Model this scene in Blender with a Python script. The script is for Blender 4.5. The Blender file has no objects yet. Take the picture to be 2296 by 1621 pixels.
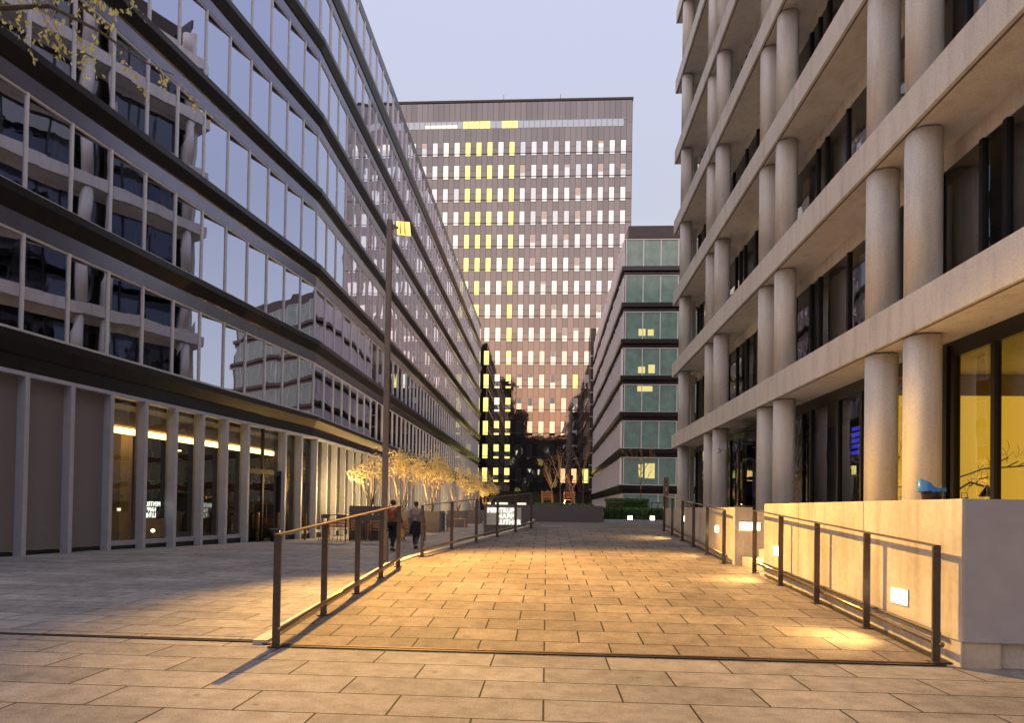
import bpy, bmesh, math, random
from mathutils import Vector, Matrix
random.seed(7)
S = bpy.context.scene
COL = S.collection
R = math.radians

# ------------------------------------------------------------------ camera
cam_d = bpy.data.cameras.new("camera"); cam = bpy.data.objects.new("camera", cam_d); COL.objects.link(cam)
EYE = 1.39
rt = Vector((0.99815846, 0.05851289, 0.01599754))
up = Vector((-0.01509508, -0.0158329, 0.9997607))
fw = Vector((-0.05875218, 0.99816109, 0.01492049))
m = Matrix((rt, up, -fw)).transposed().to_4x4(); m.translation = (0, 0, EYE)
cam.matrix_world = m
cam_d.sensor_width = 36.0; cam_d.sensor_fit = 'HORIZONTAL'
cam_d.lens = 36.0 * 1450 / 2296
cam_d.shift_x = (1148 - 1140) / 2296
cam_d.shift_y = (1120 - 810.5) / 2296
cam_d.clip_start = 0.05; cam_d.clip_end = 3000
S.camera = cam

# ------------------------------------------------------------------ world: dusk sky, sunset glow behind the camera
W = bpy.data.worlds.new("World"); S.world = W; W.use_nodes = True
nt = W.node_tree; N = nt.nodes; Lk = nt.links
for n in list(N): N.remove(n)
out = N.new('ShaderNodeOutputWorld'); bg = N.new('ShaderNodeBackground')
tc = N.new('ShaderNodeTexCoord'); sep = N.new('ShaderNodeSeparateXYZ')
Lk.new(tc.outputs['Generated'], sep.inputs[0])
def ramp(nodes, stops):
    r = nodes.new('ShaderNodeValToRGB'); e = r.color_ramp.elements
    e[0].position, e[0].color = stops[0][0], (*stops[0][1], 1)
    e[1].position, e[1].color = stops[-1][0], (*stops[-1][1], 1)
    for p, c in stops[1:-1]:
        x = e.new(p); x.color = (*c, 1)
    return r
front = ramp(N, [(0.0, (.47, .465, .465)), (0.18, (.435, .435, .45)), (0.42, (.315, .325, .395)), (0.62, (.34, .35, .46)), (1.0, (.40, .41, .50))])
back = ramp(N, [(0.0, (1.1, .32, .11)), (0.08, (1.30, .52, .24)), (0.18, (1.20, .70, .46)), (0.32, (.92, .76, .70)), (0.50, (.60, .60, .66)), (0.7, (.40, .41, .55)), (1.0, (.34, .355, .50))])
Lk.new(sep.outputs['Z'], front.inputs[0]); Lk.new(sep.outputs['Z'], back.inputs[0])
mr = N.new('ShaderNodeMapRange'); mr.interpolation_type = 'SMOOTHSTEP'
mr.inputs['From Min'].default_value = 0.05; mr.inputs['From Max'].default_value = -0.75
Lk.new(sep.outputs['Y'], mr.inputs['Value'])
mix = N.new('ShaderNodeMixRGB'); Lk.new(mr.outputs[0], mix.inputs[0]); Lk.new(front.outputs[0], mix.inputs[1]); Lk.new(back.outputs[0], mix.inputs[2])
sky = N.new('ShaderNodeTexSky'); sky.sky_type = 'NISHITA'; sky.sun_disc = False
sky.sun_elevation = R(2.0); sky.sun_rotation = R(190)
bg2 = N.new('ShaderNodeBackground'); bg2.inputs[1].default_value = 0.03
add = N.new('ShaderNodeAddShader')
Lk.new(sky.outputs[0], bg2.inputs[0]); Lk.new(mix.outputs[0], bg.inputs[0]); bg.inputs[1].default_value = 0.85
Lk.new(bg.outputs[0], add.inputs[0]); Lk.new(bg2.outputs[0], add.inputs[1]); Lk.new(add.outputs[0], out.inputs[0])

sun_d = bpy.data.lights.new("sun", 'SUN'); sun = bpy.data.objects.new("sun", sun_d); COL.objects.link(sun)
sun_d.energy = 0.9; sun_d.angle = R(150); sun_d.color = (1, .80, .66)
sun.rotation_euler = Vector((.50, .82, -.25)).to_track_quat('-Z', 'Y').to_euler()

S.view_settings.view_transform = 'Standard'; S.view_settings.look = 'None'
S.view_settings.exposure = 1.02; S.view_settings.gamma = 1
S.render.engine = 'CYCLES'

# ------------------------------------------------------------------ materials
MATS = {}
def newmat(name):
    mt = bpy.data.materials.new(name); mt.use_nodes = True
    MATS[name] = mt
    return mt, mt.node_tree.nodes, mt.node_tree.links, mt.node_tree.nodes['Principled BSDF']
def simple(name, col, rough=.6, metal=0, noise=0.12, nscale=8, bump=0, spec=.5, nscale2=None, nweight2=.5):
    mt, n, l, b = newmat(name)
    b.inputs['Roughness'].default_value = rough; b.inputs['Metallic'].default_value = metal
    b.inputs['Specular IOR Level'].default_value = spec
    t = n.new('ShaderNodeTexCoord'); ns = n.new('ShaderNodeTexNoise'); ns.inputs['Scale'].default_value = nscale
    ns.inputs['Detail'].default_value = 6; l.new(t.outputs['Object'], ns.inputs['Vector'])
    r = ramp(n, [(.25, tuple(c * (1 - noise) for c in col)), (.75, tuple(min(1, c * (1 + noise)) for c in col))])
    l.new(ns.outputs['Fac'], r.inputs[0])
    src = r.outputs[0]
    if nscale2:
        n2 = n.new('ShaderNodeTexNoise'); n2.inputs['Scale'].default_value = nscale2; n2.inputs['Detail'].default_value = 4
        l.new(t.outputs['Object'], n2.inputs['Vector'])
        r2 = ramp(n, [(.3, (1 - nweight2 * .5,) * 3), (.7, (1.0, 1.0, 1.0))]); l.new(n2.outputs['Fac'], r2.inputs[0])
        mx = n.new('ShaderNodeMixRGB'); mx.blend_type = 'MULTIPLY'; mx.inputs[0].default_value = 1
        l.new(src, mx.inputs[1]); l.new(r2.outputs[0], mx.inputs[2]); src = mx.outputs[0]
    l.new(src, b.inputs['Base Color'])
    if bump:
        bp = n.new('ShaderNodeBump'); bp.inputs['Strength'].default_value = bump; bp.inputs['Distance'].default_value = .01
        l.new(ns.outputs['Fac'], bp.inputs['Height']); l.new(bp.outputs[0], b.inputs['Normal'])
    return mt
def streak(mt, amt=.3, sx=2.5, sz=.25):
    n = mt.node_tree.nodes; l = mt.node_tree.links; b = n['Principled BSDF']; src = b.inputs['Base Color'].links[0].from_socket
    t = n.new('ShaderNodeTexCoord'); mp = n.new('ShaderNodeMapping'); mp.inputs['Scale'].default_value = (sx, sx, sz); ns = n.new('ShaderNodeTexNoise'); ns.inputs['Scale'].default_value = 1.6; ns.inputs['Detail'].default_value = 8; ns.inputs['Roughness'].default_value = .65
    l.new(t.outputs['Object'], mp.inputs[0]); l.new(mp.outputs[0], ns.inputs['Vector'])
    r = ramp(n, [(.30, (1 - amt, 1 - amt * 1.05, 1 - amt * 1.15)), (.52, (.97, .965, .955)), (.75, (1.0, 1.0, 1.0))]); l.new(ns.outputs['Fac'], r.inputs[0])
    mx = n.new('ShaderNodeMixRGB'); mx.blend_type = 'MULTIPLY'; mx.inputs[0].default_value = 1; l.new(src, mx.inputs[1]); l.new(r.outputs[0], mx.inputs[2]); l.new(mx.outputs[0], b.inputs['Base Color'])
def emis(name, col, s, dark=(.02, .02, .02)):
    mt, n, l, b = newmat(name)
    b.inputs['Base Color'].default_value = (*dark, 1)
    b.inputs['Emission Color'].default_value = (*col, 1); b.inputs['Emission Strength'].default_value = s
    return mt
def mirror_glass(name, col, rough=.015, wob=.25, wscale=.7):
    """coated facade glass: strong mirror with slightly warped panes"""
    mt, n, l, b = newmat(name)
    b.inputs['Base Color'].default_value = (*col, 1); b.inputs['Metallic'].default_value = 1
    b.inputs['Roughness'].default_value = rough
    t = n.new('ShaderNodeTexCoord'); ns = n.new('ShaderNodeTexNoise'); ns.inputs['Scale'].default_value = wscale
    ns.inputs['Detail'].default_value = 1.0; l.new(t.outputs['Object'], ns.inputs['Vector'])
    bp = n.new('ShaderNodeBump'); bp.inputs['Strength'].default_value = wob; bp.inputs['Distance'].default_value = .05
    l.new(ns.outputs['Fac'], bp.inputs['Height']); l.new(bp.outputs[0], b.inputs['Normal'])
    return mt
def see_glass(name, tint, refl=.12):
    mt, n, l, b = newmat(name)
    n.remove(b)
    o = n['Material Output']
    tr = n.new('ShaderNodeBsdfTransparent'); tr.inputs[0].default_value = (*tint, 1)
    gl = n.new('ShaderNodeBsdfGlossy'); gl.inputs['Roughness'].default_value = .01; gl.inputs[0].default_value = (.9, .92, .95, 1)
    lw = n.new('ShaderNodeFresnel'); lw.inputs[0].default_value = 1.6
    ad = n.new('ShaderNodeMath'); ad.operation = 'ADD'; ad.inputs[1].default_value = refl; ad.use_clamp = True
    mx = n.new('ShaderNodeMixShader')
    l.new(lw.outputs[0], ad.inputs[0]); l.new(ad.outputs[0], mx.inputs[0]); l.new(tr.outputs[0], mx.inputs[1]); l.new(gl.outputs[0], mx.inputs[2])
    l.new(mx.outputs[0], o.inputs[0])
    t = n.new('ShaderNodeTexCoord'); ns = n.new('ShaderNodeTexNoise'); ns.inputs['Scale'].default_value = .8
    l.new(t.outputs['Object'], ns.inputs['Vector'])
    bp = n.new('ShaderNodeBump'); bp.inputs['Strength'].default_value = .15; bp.inputs['Distance'].default_value = .05
    l.new(ns.outputs['Fac'], bp.inputs['Height']); l.new(bp.outputs[0], gl.inputs['Normal'])
    return mt
def paving(name, base, bw, bh, mortar=.007):
    mt, n, l, b = newmat(name)
    t = n.new('ShaderNodeTexCoord'); mp = n.new('ShaderNodeMapping')
    l.new(t.outputs['Object'], mp.inputs[0])
    br = n.new('ShaderNodeTexBrick'); l.new(mp.outputs[0], br.inputs['Vector'])
    br.inputs['Scale'].default_value = 1; br.inputs['Brick Width'].default_value = bw; br.inputs['Row Height'].default_value = bh
    br.inputs['Mortar Size'].default_value = mortar; br.inputs['Mortar Smooth'].default_value = .15; br.offset = .45
    c = base
    br.inputs['Color1'].default_value = (c[0] * .82, c[1] * .82, c[2] * .84, 1)
    br.inputs['Color2'].default_value = (c[0] * 1.12, c[1] * 1.11, c[2] * 1.10, 1)
    br.inputs['Mortar'].default_value = (.018, .016, .015, 1)
    ns = n.new('ShaderNodeTexNoise'); ns.inputs['Scale'].default_value = 90; ns.inputs['Detail'].default_value = 4
    l.new(t.outputs['Object'], ns.inputs['Vector'])
    n2 = n.new('ShaderNodeTexNoise'); n2.inputs['Scale'].default_value = .7; n2.inputs['Detail'].default_value = 7
    l.new(t.outputs['Object'], n2.inputs['Vector'])
    r1 = ramp(n, [(.3, (.62,) * 3), (.7, (1.22,) * 3)]); l.new(ns.outputs['Fac'], r1.inputs[0])
    r2 = ramp(n, [(.3, (.72, .72, .73)), (.65, (1.05, 1.05, 1.05))]); l.new(n2.outputs['Fac'], r2.inputs[0])
    m1 = n.new('ShaderNodeMixRGB'); m1.blend_type = 'MULTIPLY'; m1.inputs[0].default_value = 1
    m2 = n.new('ShaderNodeMixRGB'); m2.blend_type = 'MULTIPLY'; m2.inputs[0].default_value = 1
    l.new(br.outputs['Color'], m1.inputs[1]); l.new(r1.outputs[0], m1.inputs[2])
    l.new(m1.outputs[0], m2.inputs[1]); l.new(r2.outputs[0], m2.inputs[2])
    vo = n.new('ShaderNodeTexVoronoi'); vo.inputs['Scale'].default_value = 1.7; l.new(t.outputs['Object'], vo.inputs['Vector'])
    r3 = ramp(n, [(.03, (.55, .54, .52)), (.045, (1.0, 1.0, 1.0))]); l.new(vo.outputs['Distance'], r3.inputs[0])
    n3 = n.new('ShaderNodeTexNoise'); n3.inputs['Scale'].default_value = 5; n3.inputs['Detail'].default_value = 8; n3.inputs['Roughness'].default_value = .7; l.new(t.outputs['Object'], n3.inputs['Vector'])
    r4 = ramp(n, [(.35, (.70, .69, .68)), (.6, (1.06, 1.06, 1.06))]); l.new(n3.outputs['Fac'], r4.inputs[0])
    m3 = n.new('ShaderNodeMixRGB'); m3.blend_type = 'MULTIPLY'; m3.inputs[0].default_value = 1; l.new(m2.outputs[0], m3.inputs[1]); l.new(r3.outputs[0], m3.inputs[2])
    m4 = n.new('ShaderNodeMixRGB'); m4.blend_type = 'MULTIPLY'; m4.inputs[0].default_value = 1; l.new(m3.outputs[0], m4.inputs[1]); l.new(r4.outputs[0], m4.inputs[2])
    l.new(m4.outputs[0], b.inputs['Base Color'])
    b.inputs['Roughness'].default_value = .78; b.inputs['Specular IOR Level'].default_value = .22
    bp = n.new('ShaderNodeBump'); bp.inputs['Strength'].default_value = .6; bp.inputs['Distance'].default_value = .006; bp.invert = True
    l.new(br.outputs['Fac'], bp.inputs['Height'])
    b2 = n.new('ShaderNodeBump'); b2.inputs['Strength'].default_value = .25; b2.inputs['Distance'].default_value = .003
    l.new(ns.outputs['Fac'], b2.inputs['Height']); l.new(bp.outputs[0], b2.inputs['Normal']); l.new(b2.outputs[0], b.inputs['Normal'])
    return mt

PAVE = paving('granite_paving', (.275, .23, .19), .65, .475, .009)
PAVE2 = paving('plaza_paving', (.32, .305, .305), 1.05, .475, .008)
CONC = simple('washed_concrete', (.75, .72, .68), .85, noise=.16, nscale=45, bump=.3, nscale2=.6, nweight2=.25)
WALLC = simple('smooth_concrete', (.66, .60, .52), .7, noise=.10, nscale=14, bump=.1, nscale2=1.6, nweight2=.55)
streak(CONC, .22, 2.2, .3); streak(WALLC, .34, 3.0, .22)
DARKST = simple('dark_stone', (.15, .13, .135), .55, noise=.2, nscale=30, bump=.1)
BAND = simple('spandrel_metal', (.034, .029, .032), .28, metal=.6, noise=.1, nscale=3)
BLACK = simple('black_metal', (.012, .012, .013), .4, noise=.1)
FRAME = simple('aluminium_frame', (.66, .66, .68), .45, metal=.2, noise=.05)
FIN = simple('fin_metal', (.42, .435, .52), .5, metal=.1, noise=.08, nscale=5)
PANEL = simple('cladding_panel', (.20, .19, .20), .6, noise=.08, nscale=30)
POST = simple('bronze_steel', (.10, .085, .082), .42, metal=.5, noise=.15, nscale=20)
RAILM = simple('bronze_rail', (.26, .19, .11), .28, metal=.9, noise=.15, nscale=20)
LAMPM = simple('lamp_post_paint', (.19, .16, .15), .5, metal=.3)
GLASS = mirror_glass('facade_mirror_glass', (.47, .50, .65), .015, .10, .6)
TGLASS = mirror_glass('tower_window_glass', (.56, .57, .58), .02, .12, .5)
TG2 = mirror_glass('tower_window_glass_b', (.46, .48, .50), .03, .12, .5)
TG3 = mirror_glass('tower_clerestory_glass', (.32, .33, .36), .05, .12, .5)
BLIND = simple('window_blind', (.55, .55, .53), .8)
GGREEN = simple('green_glass', (.17, .28, .255), .14, noise=.25, nscale=1.2, nscale2=6, nweight2=.2)
PINKG = mirror_glass('side_glass', (.55, .50, .52), .06, .3, .6)
SEE = see_glass('clear_glass', (.72, .74, .74), .06)
SEED = see_glass('dark_clear_glass', (.45, .47, .48), .08)
WOOD = simple('teak_wood', (.50, .25, .11), .55, noise=.3, nscale=18)
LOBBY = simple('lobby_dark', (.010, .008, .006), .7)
SOIL = simple('soil', (.05, .04, .03), .95, noise=.3, nscale=20)
BARK = simple('bark', (.10, .075, .055), .85, noise=.3, nscale=25)
LEAFY = simple('spring_leaf', (.78, .74, .30), .6, noise=.3, nscale=4)
BLOSSOM = simple('dry_blossom', (.78, .64, .34), .7, noise=.3, nscale=3)
TWIG = simple('twig', (.48, .32, .17), .8, noise=.2)
HEDGE = simple('hedge_leaf', (.10, .20, .05), .7, noise=.4, nscale=12)
GRASS = simple('grass_blade', (.10, .20, .05), .8, noise=.4, nscale=9)
CURT = simple('curtain_fabric', (.74, .68, .56), .9, noise=.06, nscale=4)
INTD = simple('interior_dark', (.05, .042, .036), .8)
INTW = simple('interior_wall', (.30, .22, .11), .8)
RUST = simple('rust_edge', (.12, .055, .03), .6, metal=.4, noise=.4, nscale=25)
SKIN = simple('skin', (.48, .28, .20), .55, noise=.06)
SIDEP = simple('pale_side_panel', (.60, .57, .62), .35, metal=.3, noise=.15, nscale=2)
SIDEF = simple('pale_fin_metal', (.72, .68, .71), .5, noise=.06)
E_LAMP = emis('lamp_glow', (1, .40, .08), 2.2)
E_WALL = emis('wall_light_glow', (1, .84, .58), 3)
E_STRIP = emis('ceiling_strip_glow', (1, .60, .18), 3.8)
E_YEL = emis('lit_window', (1.0, .86, .24), .72, (.2, .2, .1))
E_PALE = emis('lit_window_pale', (1.0, .93, .66), .62, (.2, .2, .2))
E_BLD = emis('lit_blind_glow', (1.0, .84, .30), .42)
E_ORG = emis('lit_window_orange', (1.0, .52, .22), .8)
E_SIGN = emis('sign_glow', (1, .97, .84), 1.35)
E_SIGN2 = emis('sign_backlight', (1, .93, .70), .26)
E_BLUE = emis('screen_blue', (.06, .07, .95), .55)
E_ROOM = emis('mural_wall_glow', (1.0, .54, .04), .62, (.3, .25, .05))  # wall surface itself emits, standing in for the room's lighting
E_GRND = emis('ground_light_glow', (1, .85, .6), 5)

def tower_panels():
    mt, n, l, b = newmat('tower_panels')
    t = n.new('ShaderNodeTexCoord'); sp = n.new('ShaderNodeSeparateXYZ'); l.new(t.outputs['Object'], sp.inputs[0])
    cb = n.new('ShaderNodeCombineXYZ')
    a1 = n.new('ShaderNodeMath'); a1.operation = 'ADD'; a1.inputs[1].default_value = -1.76 * 20 - .44 + 100.0 - 11.27 - 100 + 1.76 * 40
    l.new(sp.outputs['X'], a1.inputs[0])
    l.new(sp.outputs['Z'], cb.inputs[0]); l.new(a1.outputs[0], cb.inputs[1])
    br = n.new('ShaderNodeTexBrick'); l.new(cb.outputs[0], br.inputs['Vector'])
    br.inputs['Scale'].default_value = 1; br.inputs['Brick Width'].default_value = 3.72; br.inputs['Row Height'].default_value = .88
    br.inputs['Mortar Size'].default_value = .035; br.inputs['Mortar Smooth'].default_value = .3; br.offset = .12
    br.inputs['Color1'].default_value = (.155, .138, .142, 1); br.inputs['Color2'].default_value = (.20, .175, .175, 1)
    br.inputs['Mortar'].default_value = (.07, .06, .06, 1)
    l.new(br.outputs['Color'], b.inputs['Base Color'])
    b.inputs['Metallic'].default_value = .92; b.inputs['Roughness'].default_value = .04
    ns = n.new('ShaderNodeTexNoise'); ns.inputs['Scale'].default_value = .8; l.new(t.outputs['Object'], ns.inputs['Vector'])
    bp = n.new('ShaderNodeBump'); bp.inputs['Strength'].default_value = .12; bp.inputs['Distance'].default_value = .05
    l.new(ns.outputs['Fac'], bp.inputs['Height']); l.new(bp.outputs[0], b.inputs['Normal'])
    return mt
TPANEL = tower_panels()

for _m in (BLOSSOM, LEAFY):
    n = _m.node_tree.nodes; l = _m.node_tree.links; b = n['Principled BSDF']; tl = n.new('ShaderNodeBsdfTranslucent'); mx = n.new('ShaderNodeMixShader'); mx.inputs[0].default_value = .45
    l.new(b.inputs['Base Color'].links[0].from_socket, tl.inputs[0]); l.new(b.outputs[0], mx.inputs[1]); l.new(tl.outputs[0], mx.inputs[2]); l.new(mx.outputs[0], n['Material Output'].inputs[0])
# ------------------------------------------------------------------ mesh helpers
class MB:
    def __init__(s): s.v = []; s.f = []; s.mi = []; s.mats = []
    def mat(s, mt):
        if mt not in s.mats: s.mats.append(mt)
        return s.mats.index(mt)
    def face(s, pts, mt):
        i = len(s.v); s.v += [tuple(p) for p in pts]; s.f.append(tuple(range(i, i + len(pts)))); s.mi.append(s.mat(mt))
    def box(s, a, b, mt, fr=None):
        """axis box a..b ; fr = (origin, xdir, ydir) local frame (z up)"""
        x0, y0, z0 = a; x1, y1, z1 = b
        c = [(x0, y0, z0), (x1, y0, z0), (x1, y1, z0), (x0, y1, z0), (x0, y0, z1), (x1, y0, z1), (x1, y1, z1), (x0, y1, z1)]
        if fr:
            o, xd, yd = fr
            c = [tuple(o + xd * p[0] + yd * p[1] + Vector((0, 0, p[2]))) for p in c]
        i = len(s.v); s.v += c; k = s.mat(mt)
        for q in ((0, 3, 2, 1), (4, 5, 6, 7), (0, 1, 5, 4), (1, 2, 6, 5), (2, 3, 7, 6), (3, 0, 4, 7)):
            s.f.append(tuple(i + j for j in q)); s.mi.append(k)
    def tube(s, pts, rad, mt, n=6, caps=True):
        pts = [Vector(p) for p in pts]
        if not isinstance(rad, (list, tuple)): rad = [rad] * len(pts)
        k = s.mat(mt); i0 = len(s.v)
        t0 = (pts[1] - pts[0]).normalized()
        ref = Vector((0, 0, 1)) if abs(t0.z) < .9 else Vector((1, 0, 0))
        a = t0.cross(ref).normalized()
        for j, p in enumerate(pts):
            t = (pts[min(j + 1, len(pts) - 1)] - pts[max(j - 1, 0)])
            if t.length < 1e-9: t = t0
            t.normalize(); a = (a - t * a.dot(t))
            if a.length < 1e-6: a = t.orthogonal()
            a.normalize(); b = t.cross(a)
            for q in range(n):
                an = 2 * math.pi * q / n
                s.v.append(tuple(p + (a * math.cos(an) + b * math.sin(an)) * rad[j]))
        for j in range(len(pts) - 1):
            for q in range(n):
                q2 = (q + 1) % n; x = i0 + j * n
                s.f.append((x + q, x + q2, x + n + q2, x + n + q)); s.mi.append(k)
        if caps:
            s.f.append(tuple(i0 + q for q in range(n - 1, -1, -1))); s.mi.append(k)
            s.f.append(tuple(i0 + (len(pts) - 1) * n + q for q in range(n))); s.mi.append(k)
    def prism(s, outline, z0, z1, mt, zs=None):
        """vertical extrusion of a plan outline"""
        k = s.mat(mt); i = len(s.v); n = len(outline)
        s.v += [(x, y, z0) for x, y in outline] + [(x, y, z1) for x, y in outline]
        for q in range(n):
            q2 = (q + 1) % n
            s.f.append((i + q, i + q2, i + n + q2, i + n + q)); s.mi.append(k)
        s.f.append(tuple(i + q for q in range(n - 1, -1, -1))); s.mi.append(k)
        s.f.append(tuple(i + n + q for q in range(n))); s.mi.append(k)
    def lathe(s, c, prof, mt, n=20):
        k = s.mat(mt); i = len(s.v)
        for r, z in prof:
            for q in range(n):
                a = 2 * math.pi * q / n; s.v.append((c[0] + r * math.cos(a), c[1] + r * math.sin(a), c[2] + z))
        for j in range(len(prof) - 1):
            for q in range(n):
                q2 = (q + 1) % n
                s.f.append((i + j * n + q, i + j * n + q2, i + (j + 1) * n + q2, i + (j + 1) * n + q)); s.mi.append(k)
    def build(s, name, parent=None, smooth=False, bevel=0):
        me = bpy.data.meshes.new(name); me.from_pydata(s.v, [], s.f)
        for mt in s.mats: me.materials.append(mt)
        me.polygons.foreach_set('material_index', s.mi)
        if smooth: me.polygons.foreach_set('use_smooth', [True] * len(me.polygons))
        me.update()
        o = bpy.data.objects.new(name, me); COL.objects.link(o)
        if parent: o.parent = parent
        if bevel:
            bv = o.modifiers.new('b', 'BEVEL'); bv.width = bevel; bv.segments = 2; bv.limit_method = 'ANGLE'; bv.angle_limit = R(40)
        return o
def tag(o, label, cat, group=None):
    o['label'] = label; o['category'] = cat
    if group: o['group'] = group
    return o
def struct(o, kind='structure'): o['kind'] = kind; return o
def empty(name, label, cat, group=None, loc=(0, 0, 0), rz=0):
    o = bpy.data.objects.new(name, None); COL.objects.link(o); o.location = loc; o.rotation_euler = (0, 0, rz)
    o.empty_display_size = .2
    return tag(o, label, cat, group)
def copy_tree(o, parent=None):
    c = o.copy(); COL.objects.link(c); c.parent = parent
    for ch in o.children: copy_tree(ch, c)
    return c
def V(*a): return Vector(a)

# ------------------------------------------------------------------ ground, plaza, ramp
mb = MB(); mb.face([(-600, -300, -.16), (600, -300, -.16), (600, 900, -.16), (-600, 900, -.16)], simple('asphalt', (.05, .05, .052), .85, nscale=4)); struct(mb.build('ground'))

def plaza_z(x, y):
    k = max(0, min(1, (-x - 3.5) / 7))
    pts = [(0, 0), (13, .07), (17, .07), (21, 0), (29, -.08), (45, -.1), (120, -.1)]
    zl = 0
    for (a, za), (b, zb) in zip(pts, pts[1:]):
        if a <= y <= b: zl = za + (zb - za) * (y - a) / (b - a)
    if y < 0: zl = 0
    return zl * k - (0 if y < 12 else min(.06, (y - 12) * .006)) * (1 - k)
mb = MB()
xs = [-30, -20, -14, -12, -10, -8, -6, -4.5, -3.5, -2, 0, 3, 6, 12, 25]
ys = [-40, -20, -8, 0, 3, 5, 7, 9, 11, 13, 15, 17, 19, 21, 23, 26, 29, 33, 40, 50, 70, 101]
k = mb.mat(PAVE2)
for y in ys:
    for x in xs: mb.v.append((x, y, plaza_z(x, y)))
nx = len(xs)
for j in range(len(ys) - 1):
    for i in range(nx - 1):
        a = j * nx + i; mb.f.append((a, a + 1, a + nx + 1, a + nx)); mb.mi.append(k)
struct(mb.build('plaza'))

def ramp_z(y):
    pts = [(6.12, .004), (11.55, .34), (13.5, .34), (20.4, .81), (200, .81)]
    if y <= pts[0][0]: return pts[0][1]
    for (a, za), (b, zb) in zip(pts, pts[1:]):
        if a <= y <= b: return za + (zb - za) * (y - a) / (b - a)
def ramp_left(y):
    if y <= 13.5: return -2.80
    if y <= 20.5: return -2.80 + (y - 13.5) * (2.15 / 7.0)
    return -.65 + (y - 20.5) * .02
mb = MB(); st = [6.3, 11.55, 13.5, 20.5, 30.8]
for a, b in zip(st, st[1:]):
    la, lb, za, zb = ramp_left(a), ramp_left(b), ramp_z(a), ramp_z(b)
    mb.face([(la, a, za), (3.85, a, za), (3.85, b, zb), (lb, b, zb)], PAVE)
    mb.face([(la, a, -.2), (la, a, za), (lb, b, zb), (lb, b, -.2)], WALLC)
mb.face([(-2.8, 6.3, -.1), (3.85, 6.3, -.1), (3.85, 6.3, ramp_z(6.3)), (-2.8, 6.3, ramp_z(6.3))], RUST)
struct(mb.build('ramp'))
# upper plaza right of / beyond the ramp
mb = MB()
mb.face([(3.85, 11.4, .33), (16, 11.4, .33), (16, 13.2, .33), (3.85, 13.2, .33)], PAVE)
mb.face([(3.85, 20.6, .81), (5.8, 20.6, .81), (5.8, 30.8, .81), (3.85, 30.8, .81)], PAVE)
mb.face([(2.66, 30.8, .81), (30, 30.8, .81), (30, 95, .81), (2.66, 95, .81)], PAVE)
mb.face([(-3, 31, .80), (2.66, 31, .80), (2.66, 95, .80), (-3, 95, .80)], PAVE)
mb.face([(-3, 31, -.2), (-3, 31, .80), (-3, 95, .80), (-3, 95, -.2)], WALLC)
struct(mb.build('upper_terrace'))
# pale kerb beside ramp and its top
mb = MB()
for a, b in zip(st[:3], st[1:4]):
    la, lb, za, zb = ramp_left(a), ramp_left(b), ramp_z(a), ramp_z(b)
    p = [(la - .10, a, za - .09), (la + .05, a, za - .09), (lb + .05, b, zb - .09), (lb - .10, b, zb - .09)]
    q = [(x, y, z + .12) for x, y, z in p]
    for f in ((q[0], q[1], q[2], q[3]), (p[0], q[0], q[3], p[3]), (p[1], p[2], q[2], q[1]), (p[0], p[1], q[1], q[0]), (p[2], p[3], q[3], q[2])): mb.face(f, WALLC)
mb.box((-.66, 20.55, .80), (-.52, 30.7, .93), WALLC)
struct(mb.build('ramp_kerb'))
mb = MB(); mb.box((-.15, 21.2, .812), (.55, 24.0, .818), DARKST); struct(mb.build('drain_plate'))
# slot drain across the foot of the ramp and plaza
mb = MB()
mb.box((-14, 6.38, -.05), (-2.85, 6.44, .012), BLACK); mb.box((-14, 6.44, -.05), (-2.85, 6.46, .016), RUST)
mb.box((-2.55, 6.20, -.05), (3.7, 6.255, .012), BLACK); mb.box((-2.55, 6.255, -.05), (3.7, 6.30, .018), RUST)
struct(mb.build('slot_drain'))
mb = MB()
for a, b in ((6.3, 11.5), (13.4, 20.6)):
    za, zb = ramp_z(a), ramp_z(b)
    mb.face([(3.70, a, za + .004), (3.845, a, za + .004), (3.845, b, zb + .004), (3.70, b, zb + .004)], BLACK)  # black strip: shade between railing and wall put into the gutter's colour
struct(mb.build('gutter_shade'))

# ------------------------------------------------------------------ left glass office building
A0 = V(-12.58, 16.12, 0); KK = V(-10.62, 28.6, 0); CC = V(-10.28, 96.8, 0)
d1 = (KK - A0).normalized(); n1 = V(d1.y, -d1.x, 0); PW = (KK - A0).length / 10
d2 = (CC - KK).normalized(); n2 = V(d2.y, -d2.x, 0); NF = 51; PF = (CC - KK).length / NF
NS = -5                                                   # panes towards the camera
lines = [A0 + d1 * PW * i for i in range(NS, 10)] + [KK + d2 * PF * i for i in range(NF + 1)]
def seg_of(i): return (d1, n1) if i < 10 - NS else (d2, n2)
LB = empty('glass_office_building', 'long dark banded office block with mirror glass windows, grey fins and bend along left side', 'building')
mit = (n1 + n2).normalized(); mit = mit / mit.dot(n1)
FASC = simple('fascia_metal', (.20, .19, .24), .22, metal=.9, noise=.08, nscale=2)
def sweep(mb, prof, mt, special=()):
    path = [(lines[0], n1), (KK, mit), (CC, n2)]
    rings = [[p + n * o + V(0, 0, z) for o, z in prof] for p, n in path]
    for r0, r1 in zip(rings, rings[1:]):
        for j in range(len(prof) - 1): mb.face([r0[j], r0[j + 1], r1[j + 1], r1[j]], FASC if j in special else mt)
    for r in (rings[0], rings[-1]): mb.face(r, mt)
FL = 3.45
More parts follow.
